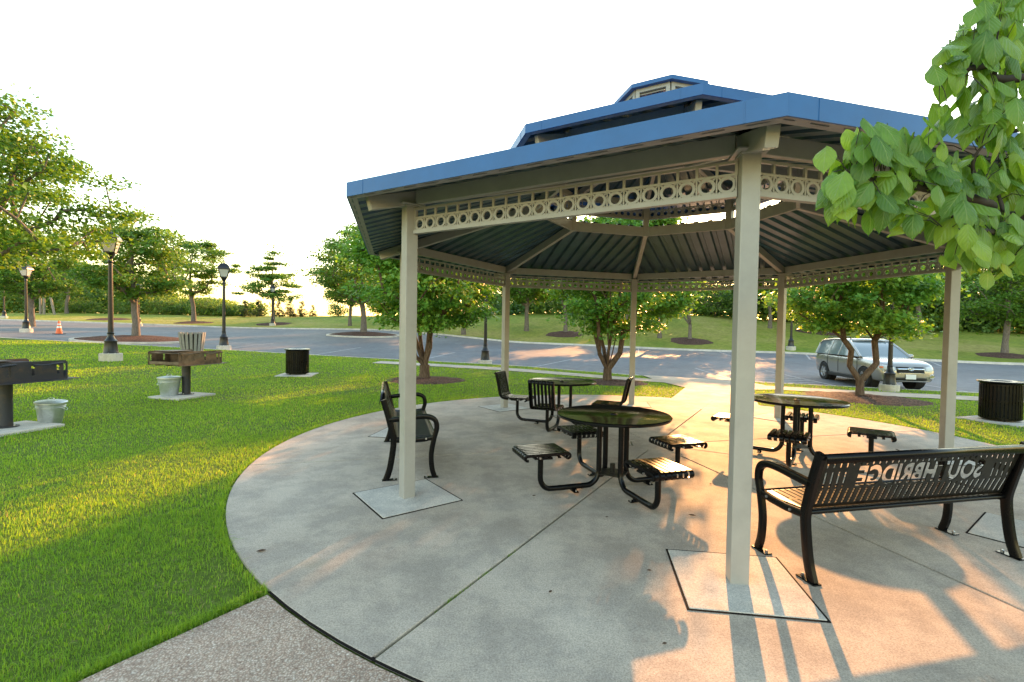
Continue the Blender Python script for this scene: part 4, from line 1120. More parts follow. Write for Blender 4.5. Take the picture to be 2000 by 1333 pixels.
cr = car(); x, y = 12.28, 17.05; cr.scale = (.96,)*3; cr.location = (x, y, zroad(x, y)); cr.rotation_euler = (0, 0, R_(-96)); tag(cr, 'champagne silver crossover car parked on the asphalt behind the right dogwood tree', 'car')
# ------------------------------------------------------------------ trees
def quads(name, V, F, m, parent, rnd=None, smooth=False):
    me = bpy.data.meshes.new(name); nv, nf = len(V), len(F); k = F.shape[1]
    me.vertices.add(nv); me.vertices.foreach_set('co', V.astype(np.float32).ravel())
    me.loops.add(nf*k); me.loops.foreach_set('vertex_index', F.astype(np.int32).ravel())
    me.polygons.add(nf); me.polygons.foreach_set('loop_start', np.arange(0, nf*k, k, dtype=np.int32))
    me.update(calc_edges=True)
    if rnd is not None:
        a = me.attributes.new('rnd', 'FLOAT', 'FACE'); a.data.foreach_set('value', rnd.astype(np.float32))
    o = bpy.data.objects.new(name, me); COL.objects.link(o); me.materials.append(m)
    if parent: o.parent = parent
    if smooth: me.polygons.foreach_set('use_smooth', np.ones(nf, bool))
    return o
def nrm(a): return a/(np.linalg.norm(a, axis=-1, keepdims=True)+1e-9)
def leaf_mesh(name, C, A, Nn, L, m, parent, rng, wr=.6, rnd=None):
    """C centres, A axis, Nn normals, L lengths -> folded kite leaves"""
    A = nrm(A); Nn = nrm(Nn-A*(Nn*A).sum(1, keepdims=True)); B = np.cross(Nn, A); L = L[:, None]
    W = L*wr*rng.uniform(.8, 1.2, (len(C), 1))
    f = L*rng.uniform(.05, .22, (len(C), 1))
    base = C-A*L*.5; tip = C+A*L*.5-Nn*f*.6; l = C+B*W*.5-A*L*.06-Nn*f; r = C-B*W*.5-A*L*.06-Nn*f
    n = len(C); V = np.stack([base, l, tip, r], 1).reshape(-1, 3)
    i = np.arange(n)*4
    F = np.stack([i, i+3, i+2, i+1], 1)
    if rnd is None: rnd = rng.uniform(0, 1, n)
    return quads(name, V, F, m, parent, rnd)
def crown_r(shape, t):
    if shape == 'round': return np.sqrt(np.clip(1-(2*t-1)**2, 0, 1))
    if shape == 'dome': return np.sqrt(np.clip(1-t**2.2, 0, 1))*(.55+.45*np.clip(t*5, 0, 1))
    if shape == 'vase': return np.clip(.35+1.1*t, 0, 1)*np.sqrt(np.clip(1-np.clip((t-.55)/.45, 0, 1)**2, 0, 1))
    if shape == 'cone': return np.clip(1-t, .02, 1)**.85
    if shape == 'oval': return np.clip(np.sin(PI*np.clip(t, .0, 1)**.8), 0, 1)**.7
    if shape == 'fat': return (1-np.abs(2*t-.95)**2.6).clip(0, 1)**.5
    return 1-t*0
def make_tree(seed, H, z0, R, shape='round', stems=1, fork=.5, tr=.12, ncl=70, nleaf=6000, leaf=.12, flat=.55, bark='bark', lm='leaf_maple', name='tree', sig=.20, droop=.2, spread=.9, wr=.62, jag=.28, hollow=.45, off=(0, 0)):
    rng = np.random.default_rng(seed); rt = empty(name)
    nodes = []; par = []
    def add(p, q): nodes.append(np.array(p, float)); par.append(q); return len(nodes)-1
    base = add((0, 0, -.25), -1); f0 = add((0, 0, fork*.5), base)
    if stems == 1:
        k = f0; n = 10; off = np.zeros(2)
        for i in range(1, n+1):
            off += rng.normal(0, .006*H, 2); k = add((off[0], off[1], fork*.5+(H*.86-fork*.5)*i/n), k)
    else:
        f1 = add((0, 0, fork), f0)
        for s in range(stems):
            a = 2*PI*(s+rng.uniform(-.3, .3))/stems; k = f1; n = 6; lean = rng.uniform(.45, 1.)*spread; p = np.array((0, 0, fork))
            top = H*rng.uniform(.55, .8)
            for i in range(1, n+1):
                t = i/n; rr = R*.62*lean*(t**.6)
                p = np.array((rr*math.cos(a), rr*math.sin(a), fork+(top-fork)*t))+rng.normal(0, .035*R, 3); k = add(p, k)
    # cluster centres in the crown volume
    ph = rng.uniform(0, 2*PI, 6); am = rng.uniform(.3, 1, 6)
    cl = []
    while len(cl) < ncl:
        t = rng.uniform(0, 1); a = rng.uniform(0, 2*PI); rad = R*crown_r(shape, t)
        if rng.uniform() > (rad/R)**1.2+.05: continue
        wob = 1+jag*sum(am[q]*math.sin((q+2)*a+ph[q]+3*t*(q % 3)) for q in range(6))/2.2
        rr = rad*wob*max(hollow*rng.uniform(0, 1), rng.uniform(0, 1)**.42)*.92
        cl.append((rr*math.cos(a)+off[0], rr*math.sin(a)+off[1], z0+(H-z0)*(t*.94+.03)))
    cl = np.array(cl); order = np.argsort(np.hypot(cl[:, 0], cl[:, 1])+.25*np.abs(cl[:, 2]-z0))
    tips = []
    for ci in order:
        T = cl[ci]; P = np.array(nodes); d = np.linalg.norm(P-T, axis=1)
        cost = d+1.5*np.maximum(0, P[:, 2]-(T[2]-.25*d))+(P[:, 2] < min(fork, z0*.6))*9
        k = int(np.argmin(cost)); S = P[k]; dk = d[k]; n = max(1, min(5, int(dk/(.16*R+.1))))
        for i in range(1, n+1):
            t = i/n; p = S+(T-S)*t; p = p+np.array((0, 0, 1))*math.sin(PI*t)*.07*dk+(rng.normal(0, .02*R, 3) if i < n else 0); k = add(p, k)
        tips.append(k)
    P = np.array(nodes); cnt = np.zeros(len(P))
    for k in tips: cnt[k] += 1
    for k in range(len(P)-1, 0, -1): cnt[par[k]] += cnt[k]
    rad = np.maximum(tr*(np.maximum(cnt, .6)/max(cnt[0], 1))**.47, tr*.045); rad[0] = tr*1.45
    Vs = []; Fs = []; o = 0
    for k in range(1, len(P)):
        a, b = P[par[k]], P[k]; ns = 10 if rad[k] > tr*.4 else 5
        d = nrm(b-a); ref = np.array((1., 0, 0)) if abs(d[0]) < .8 else np.array((0, 1., 0)); u = nrm(np.cross(d, ref)); v = np.cross(d, u)
        ang = np.arange(ns)*2*PI/ns; c = np.cos(ang)[:, None]*u+np.sin(ang)[:, None]*v
        r0 = rad[par[k]] if (par[k] == 0 or cnt[par[k]] == cnt[k]) else min(rad[par[k]], rad[k]*1.25)
        Vs += [a+c*r0, b+d*rad[k]*.3+c*rad[k]]
        for j in range(ns): Fs.append((o+j, o+(j+1) % ns, o+ns+(j+1) % ns, o+ns+j))
        o += 2*ns
    quads('trunk', np.concatenate(Vs), np.array(Fs), M[bark], rt, None, True)
    # leaves
    w_ = rng.uniform(.4, 1.6, ncl); w_ /= w_.sum(); ci = rng.choice(ncl, nleaf, p=w_)
    s = sig*R*rng.uniform(.6, 1.25, ncl)[ci][:, None]
    off = rng.normal(0, 1, (nleaf, 3)); off = off/(1+.18*np.linalg.norm(off, axis=1, keepdims=True)); off[:, 2] *= flat
    Cc = cl[ci]+off*s
    out = nrm(np.c_[Cc[:, 0], Cc[:, 1], np.zeros(nleaf)])
    A = out*.6+rng.normal(0, .7, (nleaf, 3)); A[:, 2] = A[:, 2]*.6-droop
    Nn = rng.normal(0, .55, (nleaf, 3))+np.array((0, 0, 1.))+out*.25
    cv = rng.uniform(-.3, .3, ncl)[ci]
    rnd = np.clip(rng.normal(.5, .22, nleaf)+cv, 0, 1)
    leaf_mesh('crown', Cc, A, Nn, leaf*rng.uniform(.65, 1.25, nleaf), M[lm], rt, rng, wr, rnd)
    return rt
PROTO = {}
def put(kind, x, y, label, sc=1., rz=0., group=None, cat='tree', z=None, szz=1., **kw):
    if kind not in PROTO: PROTO[kind] = o = make_tree(**KIND[kind])
    else: o = copy_tree(PROTO[kind])
    o.location = (x, y, (gz(x, y) if z is None else z)); o.scale = (sc, sc, sc*szz); o.rotation_euler = (0, 0, rz)
    tag(o, label, cat, group); return o
KIND = {
 'dogA': dict(seed=3, H=5.5, z0=1.55, R=2.4, shape='fat', stems=6, fork=.40, tr=.15, ncl=150, nleaf=32000, leaf=.135, flat=.5, bark='bark_brown', lm='leaf_dogwood', name='dogwood_tree', sig=.15, droop=.35, spread=.85, off=(.12, 0), jag=.2),
 'dogB': dict(seed=8, H=6.0, z0=1.45, R=2.35, shape='fat', stems=7, fork=.38, tr=.135, ncl=190, nleaf=38000, leaf=.135, flat=.5, bark='bark_brown', lm='leaf_dogwood', name='dogwood_tree', sig=.15, droop=.35, spread=.75, off=(.5, 0)),
 'dogC': dict(seed=21, H=5.0, z0=1.6, R=2.1, shape='dome', stems=2, fork=.42, tr=.095, ncl=150, nleaf=27000, leaf=.13, flat=.45, bark='bark_brown', lm='leaf_dogwood', name='dogwood_tree', sig=.15, droop=.35, spread=.8, jag=.2),
 'over': dict(seed=31, H=7.3, z0=2.6, R=3.6, shape='round', stems=1, fork=1.6, tr=.20, ncl=180, nleaf=34000, leaf=.12, flat=.36, lm='leaf_maple', name='maple_tree', sig=.13, jag=.6, droop=.3),
 'mapA': dict(seed=41, H=7.2, z0=1.9, R=2.8, shape='oval', fork=1.6, tr=.16, ncl=110, nleaf=15000, leaf=.19, flat=.45, name='maple_tree', sig=.17, jag=.35),
 'mapB': dict(seed=47, H=8.6, z0=2.6, R=3.5, shape='round', fork=2.0, tr=.19, ncl=95, nleaf=14000, leaf=.22, flat=.35, name='maple_tree', sig=.16, jag=.42),
 'mapC': dict(seed=52, H=8.2, z0=2.4, R=3.2, shape='cone', fork=2.1, tr=.15, ncl=65, nleaf=9000, leaf=.21, flat=.28, name='maple_tree', sig=.16, jag=.4),
 'mapD': dict(seed=58, H=8.8, z0=2.2, R=4.1, shape='oval', fork=1.9, tr=.21, ncl=140, nleaf=20000, leaf=.21, flat=.4, name='maple_tree', sig=.16, jag=.3),
 'smallA': dict(seed=63, H=5.6, z0=2.2, R=2.5, shape='round', stems=3, fork=1.1, tr=.12, ncl=90, nleaf=11000, leaf=.18, flat=.42, name='young_tree', sig=.17, jag=.35, spread=.7),
 'tall': dict(seed=66, H=8.6, z0=2.5, R=3.1, shape='oval', stems=3, fork=1.2, tr=.15, ncl=120, nleaf=17000, leaf=.20, flat=.45, name='young_tree', sig=.16, jag=.3, spread=.7),
 'slim': dict(seed=68, H=9.4, z0=2.6, R=2.15, shape='oval', stems=1, fork=1.6, tr=.15, ncl=130, nleaf=20000, leaf=.20, flat=.5, name='young_tree', sig=.18, jag=.2),  # narrow tree added to cast shade on the patio
 'wood': dict(seed=71, H=12.5, z0=.3, R=5.2, shape='oval', fork=1.2, tr=.2, ncl=150, nleaf=13000, leaf=.42, flat=.6, lm='leaf_wood', name='woodland_tree', sig=.17, jag=.35),
 'woodB': dict(seed=77, H=10.5, z0=.2, R=5.0, shape='dome', fork=1.2, tr=.18, ncl=140, nleaf=12500, leaf=.42, flat=.6, lm='leaf_wood', name='woodland_tree', sig=.18, jag=.4),
 'pine': dict(seed=83, H=9, z0=.3, R=3.8, shape='dome', fork=1., tr=.17, ncl=120, nleaf=11000, leaf=.36, flat=.45, bark='bark_brown', lm='leaf_dark', name='pine_tree', sig=.17, wr=.35, jag=.4),
 'conif': dict(seed=91, H=4.0, z0=.05, R=1.25, shape='cone', fork=.3, tr=.08, ncl=60, nleaf=3500, leaf=.20, flat=.7, bark='bark_brown', lm='leaf_dark', name='conifer_tree', sig=.2, wr=.35),
 'bush': dict(seed=97, H=2.2, z0=.1, R=1.7, shape='dome', stems=4, fork=.1, tr=.06, ncl=40, nleaf=2600, leaf=.17, flat=.7, lm='leaf_wood', name='shrub', sig=.25),
}
# mulch beds
def mulch(x, y, r, h, seed, zf=None, name='mulch_bed', label=None):
    rng = np.random.default_rng(seed); vs = []; fs = []; nr, na = 7, 40; bz = zf if zf is not None else gz(x, y)
    for i in range(nr+1):
        t = i/nr
        for j in range(na):
            a = 2*PI*j/na; q = r*t*(1+.05*math.sin(3*a+seed)+.03*math.sin(7*a+2*seed))
            px, py = x+q*math.cos(a), y+q*math.sin(a)
            gzz = (gz(px, py) if zf is None else zf)
            vs.append((px, py, gzz-.02+h*(1-t**2)+rng.normal(0, .010)*(1 if t < 1 else 0)))
    for i in range(nr):
        for j in range(na): fs.append((i*na+j, (i+1)*na+j, (i+1)*na+(j+1) % na, i*na+(j+1) % na))
    b = MB(); b.add(vs, fs); o = b.build(name, M['mulch'], None, 60)
    # chips of bark lying loose on the bed
    return tag(o, label, None, None, 'stuff')
GD = 'dogwood trees round the pavilion'
D1, D2, D3 = (-3.15, 14.9), (2.65, 15.3), (8.78, 12.45)
MUL = [(D1[0]+.1, D1[1]-.2, 1.25), (D2[0]+.1, D2[1]-.1, 1.2), (D3[0], D3[1]-.1, 1.45)]
for k, (x, y, r) in enumerate(MUL): mulch(x, y, r, .07, k+1, None, 'mulch_bed', ['brown bark mulch ring under the left dogwood', 'brown bark mulch ring under the middle dogwood', 'brown bark mulch ring under the right dogwood by the car'][k])
put('dogA', *D1, 'multi-stemmed dogwood tree just right of the left front pavilion post', 1., 0., GD)
put('dogB', *D2, 'dense multi-stemmed dogwood tree in the middle behind the round tables', 1., 0., GD)
put('dogC', *D3, 'dogwood tree with a forked trunk in front of the silver car', 1., R_(-25), GD)
# kerbed islands and mulch mounds out in the car park and on the verge
def island(x, y, rx, ry, label):
    z = zroad(x, y); n = 48; b = MB(); prof = ((1., -.1), (1., .11), (.985, .125), (.93, .125), (.93, .0)); vs = []; fs = []
    for f, dz in prof:
        for j in range(n):
            a = 2*PI*j/n; vs.append((x+rx*f*math.cos(a), y+ry*f*math.sin(a), zroad(x+rx*math.cos(a), y+ry*math.sin(a))+dz))
    for i in range(len(prof)-1):
        for j in range(n): fs.append((i*n+j, i*n+(j+1) % n, (i+1)*n+(j+1) % n, (i+1)*n+j))
    b.add(vs, fs); tag(b.build('island_kerb', M['footing'], None, 40), kind='structure')
    vs = []; fs = []; nr = 6
    for i in range(nr+1):
        t = i/nr
        for j in range(n):
            a = 2*PI*j/n; px, py = x+rx*.935*t*math.cos(a), y+ry*.935*t*math.sin(a); vs.append((px, py, zroad(px, py)+.10+.22*(1-t*t)+RNG.normal(0, .008)))
    for i in range(nr):
        for j in range(n): fs.append((i*n+j, (i+1)*n+j, (i+1)*n+(j+1) % n, i*n+(j+1) % n))
    b = MB(); b.add(vs, fs); tag(b.build('mulch_bed', M['mulch'], None, 60), label, None, None, 'stuff'); return z+.28
x, y = spot(262, 28.5); zi = island(x, y, 3.2, 2.4, 'mulch mound on the kerbed island behind the big lamp')
GM = 'maple trees round the car park'
put('mapA', x+.1, y, 'thick-trunked maple on the mulch island just right of the tall lamp', 1.05, 1., GM, z=zi)
x, y = spot(710, 38.5); zi = island(x, y, 2.9, 2.2, 'mulch mound on the kerbed island left of the pavilion')
put('mapD', x, y, 'broad maple on the kerbed island left of the pavilion roof', 1., .3, GM, z=zi)
x, y = -14.6, 11.5; put('over', x, y, 'big maple reaching in from the left edge over the lawn', 1., .5, GM)
for px, Y, kind, sc, rz, lab in [(62, 39, 'mapA', 1.15, 2.2, 'maple with a reddish trunk behind the far left lamp'), (378, 54, 'mapB', 1.1, .4, 'maple with forked limbs above the grass bank, left of the small far lamp'),
      (533, 54, 'mapC', 1.12, 1.9, 'airy layered maple standing alone against the sky'), (683, 50, 'mapA', 1.0, 4., 'slim maple beside the broad island maple, farther back'),
      (1028, 44, 'mapA', 1.2, 5.1, 'slender bright maple on the bank seen under the pavilion roof'), (1104, 42.5, 'tall', 1.14, 1.2, 'young tree on the bank hidden behind the middle dogwood'),
      (1347, 39, 'smallA', 1.12, 2.9, 'young forked tree on the bank whose shadow falls across the car park'), (1963, 31, 'mapA', 1.0, 3.3, 'young maple on the verge at the right edge of the picture'),
      (1795, 44, 'mapB', .95, 5., 'loose bright maple behind the right dogwood and the car'), (905, 42, 'mapA', 1.1, .7, 'maple on the bank behind the lamp and the left dogwood'), (1225, 43, 'tall', 1.10, 4.4, 'added tall young tree that shades the lawn, hidden by the right side of the middle dogwood'), (1288, 40, 'slim', 1., 1.4, 'added tall narrow tree that shades the patio, behind the middle dogwood, left of the young forked tree'), (1503, 44, 'tall', 1.08, .9, 'added tall young tree that shades the grass at right, just right of the near right post'), (1598, 43, 'tall', 1.02, 3.6, 'young tree on the bank left of the silver car, above its mulch ring'), (130, 62, 'mapB', .9, 2.8, 'tree at the back left between the overhanging maple and the lamp')]:  # tall trees behind dogwood's right side and near right post added for shade
    x, y = spot(px, Y); put(kind, x, y, lab, sc, rz, GM)
for px, Y, r, lab in [(378, 53.6, 1.9, 'mulch ring under the forked bank maple'), (533, 53.6, 1.9, 'mulch ring under the layered maple'), (1104, 42, 1.7, 'mulch ring under the young tree behind the middle dogwood'), (1347, 38.6, 1.7, 'mulch ring under the young forked tree'), (1963, 30.7, 1.5, 'mulch ring at the right edge'), (215, 55, 2.2, 'mulch mound on the far verge behind the big lamp'), (1595, 42.7, 1.7, 'mulch ring on the bank left of the car')]:
    x, y = spot(px, Y); mulch(x, y, r, .16, int(px), None, 'mulch_bed', lab)
GW = 'woodland trees beyond the bank'
WL = [(15, 74, 'wood', .8, 'woodland tree at the far left edge behind the lamps'), (110, 78, 'woodB', .85, 'woodland tree above the wooden posts'), (170, 76, 'pine', .9, 'dark woodland tree left of the big lamp'), (235, 80, 'wood', .72, 'woodland tree right of the big lamp'), (300, 78, 'woodB', .7, 'woodland tree low behind the island maple'),
      (748, 74, 'wood', .75, 'woodland tree behind the broad island maple'), (815, 70, 'woodB', .9, 'woodland tree beside the left dogwood'), (900, 72, 'wood', .85, 'woodland tree right of the left dogwood'), (965, 68, 'woodB', .85, 'woodland tree left of the slender bank maple'), (1045, 72, 'wood', .8, 'woodland tree behind the slender bank maple'), (1120, 70, 'woodB', .8, 'woodland tree behind the middle dogwood'),
      (1200, 74, 'wood', .82, 'woodland tree right behind the middle dogwood'), (1290, 70, 'woodB', .8, 'woodland tree left of the young forked tree'), (1365, 68, 'wood', .78, 'woodland tree behind the young forked tree'),
      (1425, 55, 'pine', .95, 'dark pine left of the near right post'), (1490, 54, 'pine', .9, 'dark pine right of the near right post'), (1560, 58, 'woodB', .95, 'woodland tree behind the thin right back post'), (1625, 56, 'wood', .85, 'woodland tree left of the car'), (1690, 52, 'woodB', .9, 'woodland tree directly above the car'), (1760, 54, 'wood', .8, 'woodland tree right above the car'),
      (1835, 50, 'pine', 1., 'dark woodland tree left of the thick right post'), (1890, 48, 'pine', .95, 'dark woodland tree right of the thick right post'), (1950, 50, 'woodB', .9, 'woodland tree near the right edge'), (2030, 46, 'wood', .8, 'woodland tree cut by the right edge'), (2120, 48, 'woodB', .9, 'woodland tree beyond the right edge')]
for i, (px, Y, kind, sc, lab) in enumerate(WL):
    x, y = spot(px, Y); put(kind, x, y, lab, sc, i*1.7, GW)
GC = 'small conifers along the crest'
for i, (px, sc, lab) in enumerate([(478, .72, 'small conifer left of the far lamp, leftmost of the row on the crest'), (506, .74, 'small conifer second from the left in the row on the crest'), (545, .66, 'small conifer just right of the far lamp'), (566, .85, 'broadest small conifer of the row on the crest'), (588, .68, 'small conifer at the right end of the row on the crest'), (610, .5, 'tiny conifer beside the broad island maple')]):
    x, y = spot(px, 66); put('conif', x, y, lab, sc, i*1.1, GC, szz=.9)
def undergrowth():
    rng = np.random.default_rng(12); n = 60000; x = rng.uniform(-16, 75, n); y = np.interp(x, [-16, 0, 20, 40, 75], [66, 60, 56, 50, 46])+rng.normal(0, 2.2, n)
    top = 2.6+1.1*np.sin(x*.55)+.8*np.sin(x*1.37+1)+.5*np.sin(x*3.1); h = top*rng.uniform(0, 1, n)**.8
    nl = 26000; xl = rng.uniform(-85, -40, nl); yl = 72+rng.normal(0, 2.0, nl); tl = np.interp(xl, [-85, -60, -50, -40], [5.0, 4.2, 2.4, 1.5])*(1+.22*np.sin(xl*.9)+.15*np.sin(xl*2.3)); hl = tl*rng.uniform(0, 1, nl)**.8
    x = np.r_[x, xl]; y = np.r_[y, yl]; h = np.r_[h, hl]; n = len(x)
    C = np.c_[x, y, gzv(x, y)+h]; A = rng.normal(0, 1, (n, 3)); A[:, 2] -= .3; Nn = rng.normal(0, .6, (n, 3))+np.array((0, -.4, .8))
    q = .5+.3*np.sin(x*.8)+rng.normal(0, .2, n)
    o = leaf_mesh('undergrowth', C, A, Nn, rng.uniform(.25, .5, n), M['leaf_wood'], None, rng, .6, np.clip(q, 0, 1)); tag(o, 'tangled green undergrowth along the crest of the bank', None, None, 'stuff')
undergrowth()
GS = 'shrubs along the far verge'
for i, (px, Y, sc, lab) in enumerate([(140, 64, .95, 'shrub by the leaning post'), (165, 64, 1.0, 'shrub left of the big lamp shaft'), (236, 66, .8, 'shrub right of the big lamp shaft'), (318, 68, 1.2, 'shrub right of the island maple trunk'), (345, 68, 1.0, 'shrub left of the forked bank maple'), (400, 68, 1.2, 'shrub right of the forked bank maple'), (425, 68, 1.05, 'shrub left of the second lamp'), (448, 68, .9, 'shrub right of the second lamp'), (660, 66, 1., 'shrub behind the island maple trunk'), (1010, 60, 1.2, 'shrub on the crest left of the slender maple'), (1060, 60, 1.1, 'shrub on the crest right of the slender maple'), (1395, 52, 1.5, 'shrub on the crest left of the near right post')]):
    x, y = spot(px, Y); put('bush', x, y, lab, sc, i*2.3, GS, cat='shrub')

# ------------------------------------------------------------------ foreground dogwood on the right
def near_tree():
    rng = np.random.default_rng(5); t = empty('dogwood_tree', (2.75, .55, gz(2.75, .55))); O = Vector(t.location)
    tag(t, 'dogwood tree whose large drooping leaves hang into the right foreground', 'tree', GD)
    tw = MB(); segs = []
    def limb(pts, r0, r1, n=5):
        p = spline(pts, n); k = len(p); tw.tube([q-O for q in p], [r0+(r1-r0)*i/(k-1) for i in range(k)], 8); segs.append(p); return p
    limb([O+Vector((0, 0, -.2)), O+Vector((.02, .03, .6)), O+Vector((-.03, .05, 1.2)), O+Vector((-.02, .1, 1.9)), O+Vector((.05, .2, 2.9))], .085, .03)
    J1 = O+Vector((-.03, .06, 1.45)); J2 = O+Vector((-.02, .12, 2.0))
    main = limb([J1, Vector((2.2, 1.05, 1.90)), at(2010, 425, 1.5), at(1930, 398, 1.45), at(1840, 376, 1.40), at(1760, 360, 1.37), at(1700, 350, 1.34), at(1660, 345, 1.33)], .022, .003)
    l2 = limb([J1, Vector((2.25, 1.0, 1.82)), at(2015, 470, 1.46), at(1950, 455, 1.42), at(1890, 450, 1.38), at(1850, 452, 1.36)], .018, .003)
    l3 = limb([J2, Vector((2.2, 1.0, 2.38)), at(2020, 150, 1.40), at(1940, 130, 1.36), at(1870, 140, 1.33), at(1835, 160, 1.32)], .02, .003)
    l4 = limb([J2, Vector((2.1, 1.1, 2.62)), at(2030, 20, 1.45), at(1980, -30, 1.45), at(1930, -60, 1.45)], .018, .003)
    l5 = limb([at(1930, 398, 1.45), at(1900, 330, 1.42), at(1915, 290, 1.40), at(1960, 255, 1.40)], .007, .002)
    l6 = limb([at(1960, 412, 1.47), at(1945, 360, 1.5), at(1950, 320, 1.53)], .006, .002)
    l7 = limb([Vector((2.2, 1.0, 2.38)), at(2010, 250, 1.5), at(1960, 235, 1.5), at(1900, 215, 1.5)], .010, .002)
    l8 = limb([at(2015, 470, 1.46), at(1985, 500, 1.44), at(1940, 505, 1.42)], .006, .002)
    # clusters: (px, py, depth, spread px x, y, count)
    CL = [(1690, 300, 1.33, 55, 30, 20), (1740, 285, 1.36, 60, 28, 20), (1800, 300, 1.38, 45, 30, 16), (1645, 350, 1.32, 28, 32, 13), (1640, 405, 1.31, 26, 30, 12), (1690, 370, 1.33, 40, 35, 20), (1750, 365, 1.35, 50, 35, 24), (1710, 420, 1.35, 40, 22, 10), (1770, 425, 1.38, 40, 22, 10),
          (1830, 350, 1.4, 40, 30, 16), (1880, 345, 1.43, 40, 32, 18), (1930, 345, 1.46, 40, 40, 20), (1985, 340, 1.5, 40, 50, 22), (1850, 425, 1.4, 30, 35, 12), (1910, 440, 1.41, 45, 40, 24), (1965, 445, 1.44, 45, 45, 26), (1990, 500, 1.44, 35, 35, 15), (1880, 490, 1.39, 26, 30, 9), (1940, 500, 1.42, 40, 30, 14),
          (1845, 150, 1.33, 22, 40, 8), (1850, 235, 1.37, 28, 20, 7), (1880, 130, 1.35, 35, 50, 20), (1930, 90, 1.38, 45, 55, 26), (1985, 60, 1.42, 45, 65, 28), (1930, 190, 1.40, 45, 45, 24), (1985, 190, 1.44, 45, 55, 26), (1900, 245, 1.42, 35, 20, 7), (1955, 262, 1.45, 40, 22, 12), (2000, 270, 1.5, 30, 30, 12), (1900, 60, 1.38, 35, 40, 12), (1865, 90, 1.36, 30, 35, 10), (1950, 20, 1.42, 40, 40, 16), (1985, -30, 1.45, 50, 30, 14), (2060, 120, 1.5, 40, 90, 20), (2060, 380, 1.5, 40, 90, 20)]
    nodes = [q for s in segs for q in s[2:]]
    # template leaf: rows across, pointed-oval dogwood leaf with a drawn-out tip
    tt = [0, .08, .22, .42, .62, .80, .92, 1.0]; wt = [.02, .27, .50, .60, .50, .27, .07, .0]
    Vs = []; Fs = []; Us = []; Rn = []
    for px, py, Y, sx, sy, n in CL:
        for k in range(int(n*1.05)):
            c = at(px+rng.normal(0, sx*.62), py+rng.normal(0, sy*.62), Y+rng.normal(0, .055))
            L = rng.uniform(.060, .106)
            near = min(nodes, key=lambda q: (q-c).length); out = (c-near); out.z = 0
            if out.length < 1e-3: out = Vector((-1, 0, 0))
            out.normalize(); rv = Vector(rng.normal(0, 1, 3))
            ax = (Vector((0, 0, -1))*rng.uniform(.45, 1.15)+out*rng.uniform(.2, .7)+rv*.28).normalized()
            nm = (out*rng.uniform(.3, 1)+Vector((-.25, -.8, .55))*rng.uniform(.4, 1)+rv*.25); nm = (nm-ax*nm.dot(ax)).normalized(); bx = nm.cross(ax)
            cup = rng.uniform(.12, .34); cv = rng.uniform(.25, .95); st = c-ax*L*.5; base = len(Vs); tw_ = rng.uniform(-.25, .25)
            for i, (t_, w_) in enumerate(zip(tt, wt)):
                th = cv*t_*t_*1.0; p = st+ax*(L*(t_-.10*cv*t_*t_*t_))-nm*(L*cv*.45*t_*t_)
                hw = w_*L*.5
                b2 = (bx+nm*tw_*t_).normalized()
                for s in (-1, -.5, 0, .5, 1): 
                    v = p+b2*hw*s-nm*(cup*hw*abs(s)**1.6*1.2)+nm*(.03*L*math.sin(9*t_+s*2)*abs(s))
                    Vs.append(v-O); Us.append((s, t_))
            for i in range(len(tt)-1):
                for j in range(4): Fs.append((base+5*i+j, base+5*i+j+1, base+5*i+6+j, base+5*i+5+j)); Rn.append(0)
            r_ = rng.uniform(0, 1); Rn[-28:] = [r_]*28
            # stalk back to the twig
            if rng.uniform() < .75 and (near-st).length < .22:
                m = (st+near)/2+Vector((0, 0, .012)); tw.tube([near-O, m-O, st-O], [.0016, .0013, .0010], 4, False)
    V = np.array([tuple(v) for v in Vs]); F = np.array(Fs)
    o = quads('crown', V, F, M['nearleaf'], t, np.array(Rn), True)
    uv = o.data.uv_layers.new(name='UVMap'); U = np.array(Us)[F.ravel()]; uv.data.foreach_set('uv', U.astype(np.float32).ravel())
    tw.build('trunk', M['twig'], t, 50)
near_tree()

# ------------------------------------------------------------------ turf
def on_hard(x, y):
    dd = np.hypot(x-PC[0], y-PC[1]); h = (dd < PADR+.004) | ((dd < PADR+.04) & (y < 2.84) & (x > -1.5))
    def inpoly(P):
        c = np.zeros(x.shape, bool); n = len(P); j = n-1
        for i in range(n):
            xi, yi = P[i]; xj, yj = P[j]
            c ^= ((yi > y) != (yj > y)) & (x < (xj-xi)*(y-yi)/(yj-yi+1e-12)+xi); j = i
        return c
    h |= inpoly(WALK_NEAR) | inpoly(WALK_BACK) | inpoly([(4.72, 13.9), (4.4, float(ykerb(4.5))-2.6), (4.4, float(ykerb(4.45))+1), (7.65, float(ykerb(7.6))+1), (7.6, float(ykerb(7.6))-2.6), (6.6, 13.7)])
    d = ykerb(x)-y
    h |= (d < .12)
    h |= (d > SW1-.03) & (d < SW0+.03) & (x > -6.5) & (x < 30)
    for mx, my, r in MUL: h |= np.hypot(x-mx, y-my) < r*.97
    ca, sa = math.cos(ga), math.sin(ga)
    for gx, gy in ((-7.62, 7.0), (-7.6, 10.55)):
        u = (x-gx)*ca+(y-gy)*sa; v = -(x-gx)*sa+(y-gy)*ca; h |= (np.abs(u) < .45) & (np.abs(v) < .42)
    for bx, by in ((9.22, 9.2), spot(581, 15.2)): h |= (np.abs(x-bx) < .46) & (np.abs(y-by) < .46)
    x0, y0 = spot(216, 17.1); h |= np.hypot(x-x0, y-y0) < .33
    h |= np.hypot(x+7.50, y-7.50) < .14
    return h
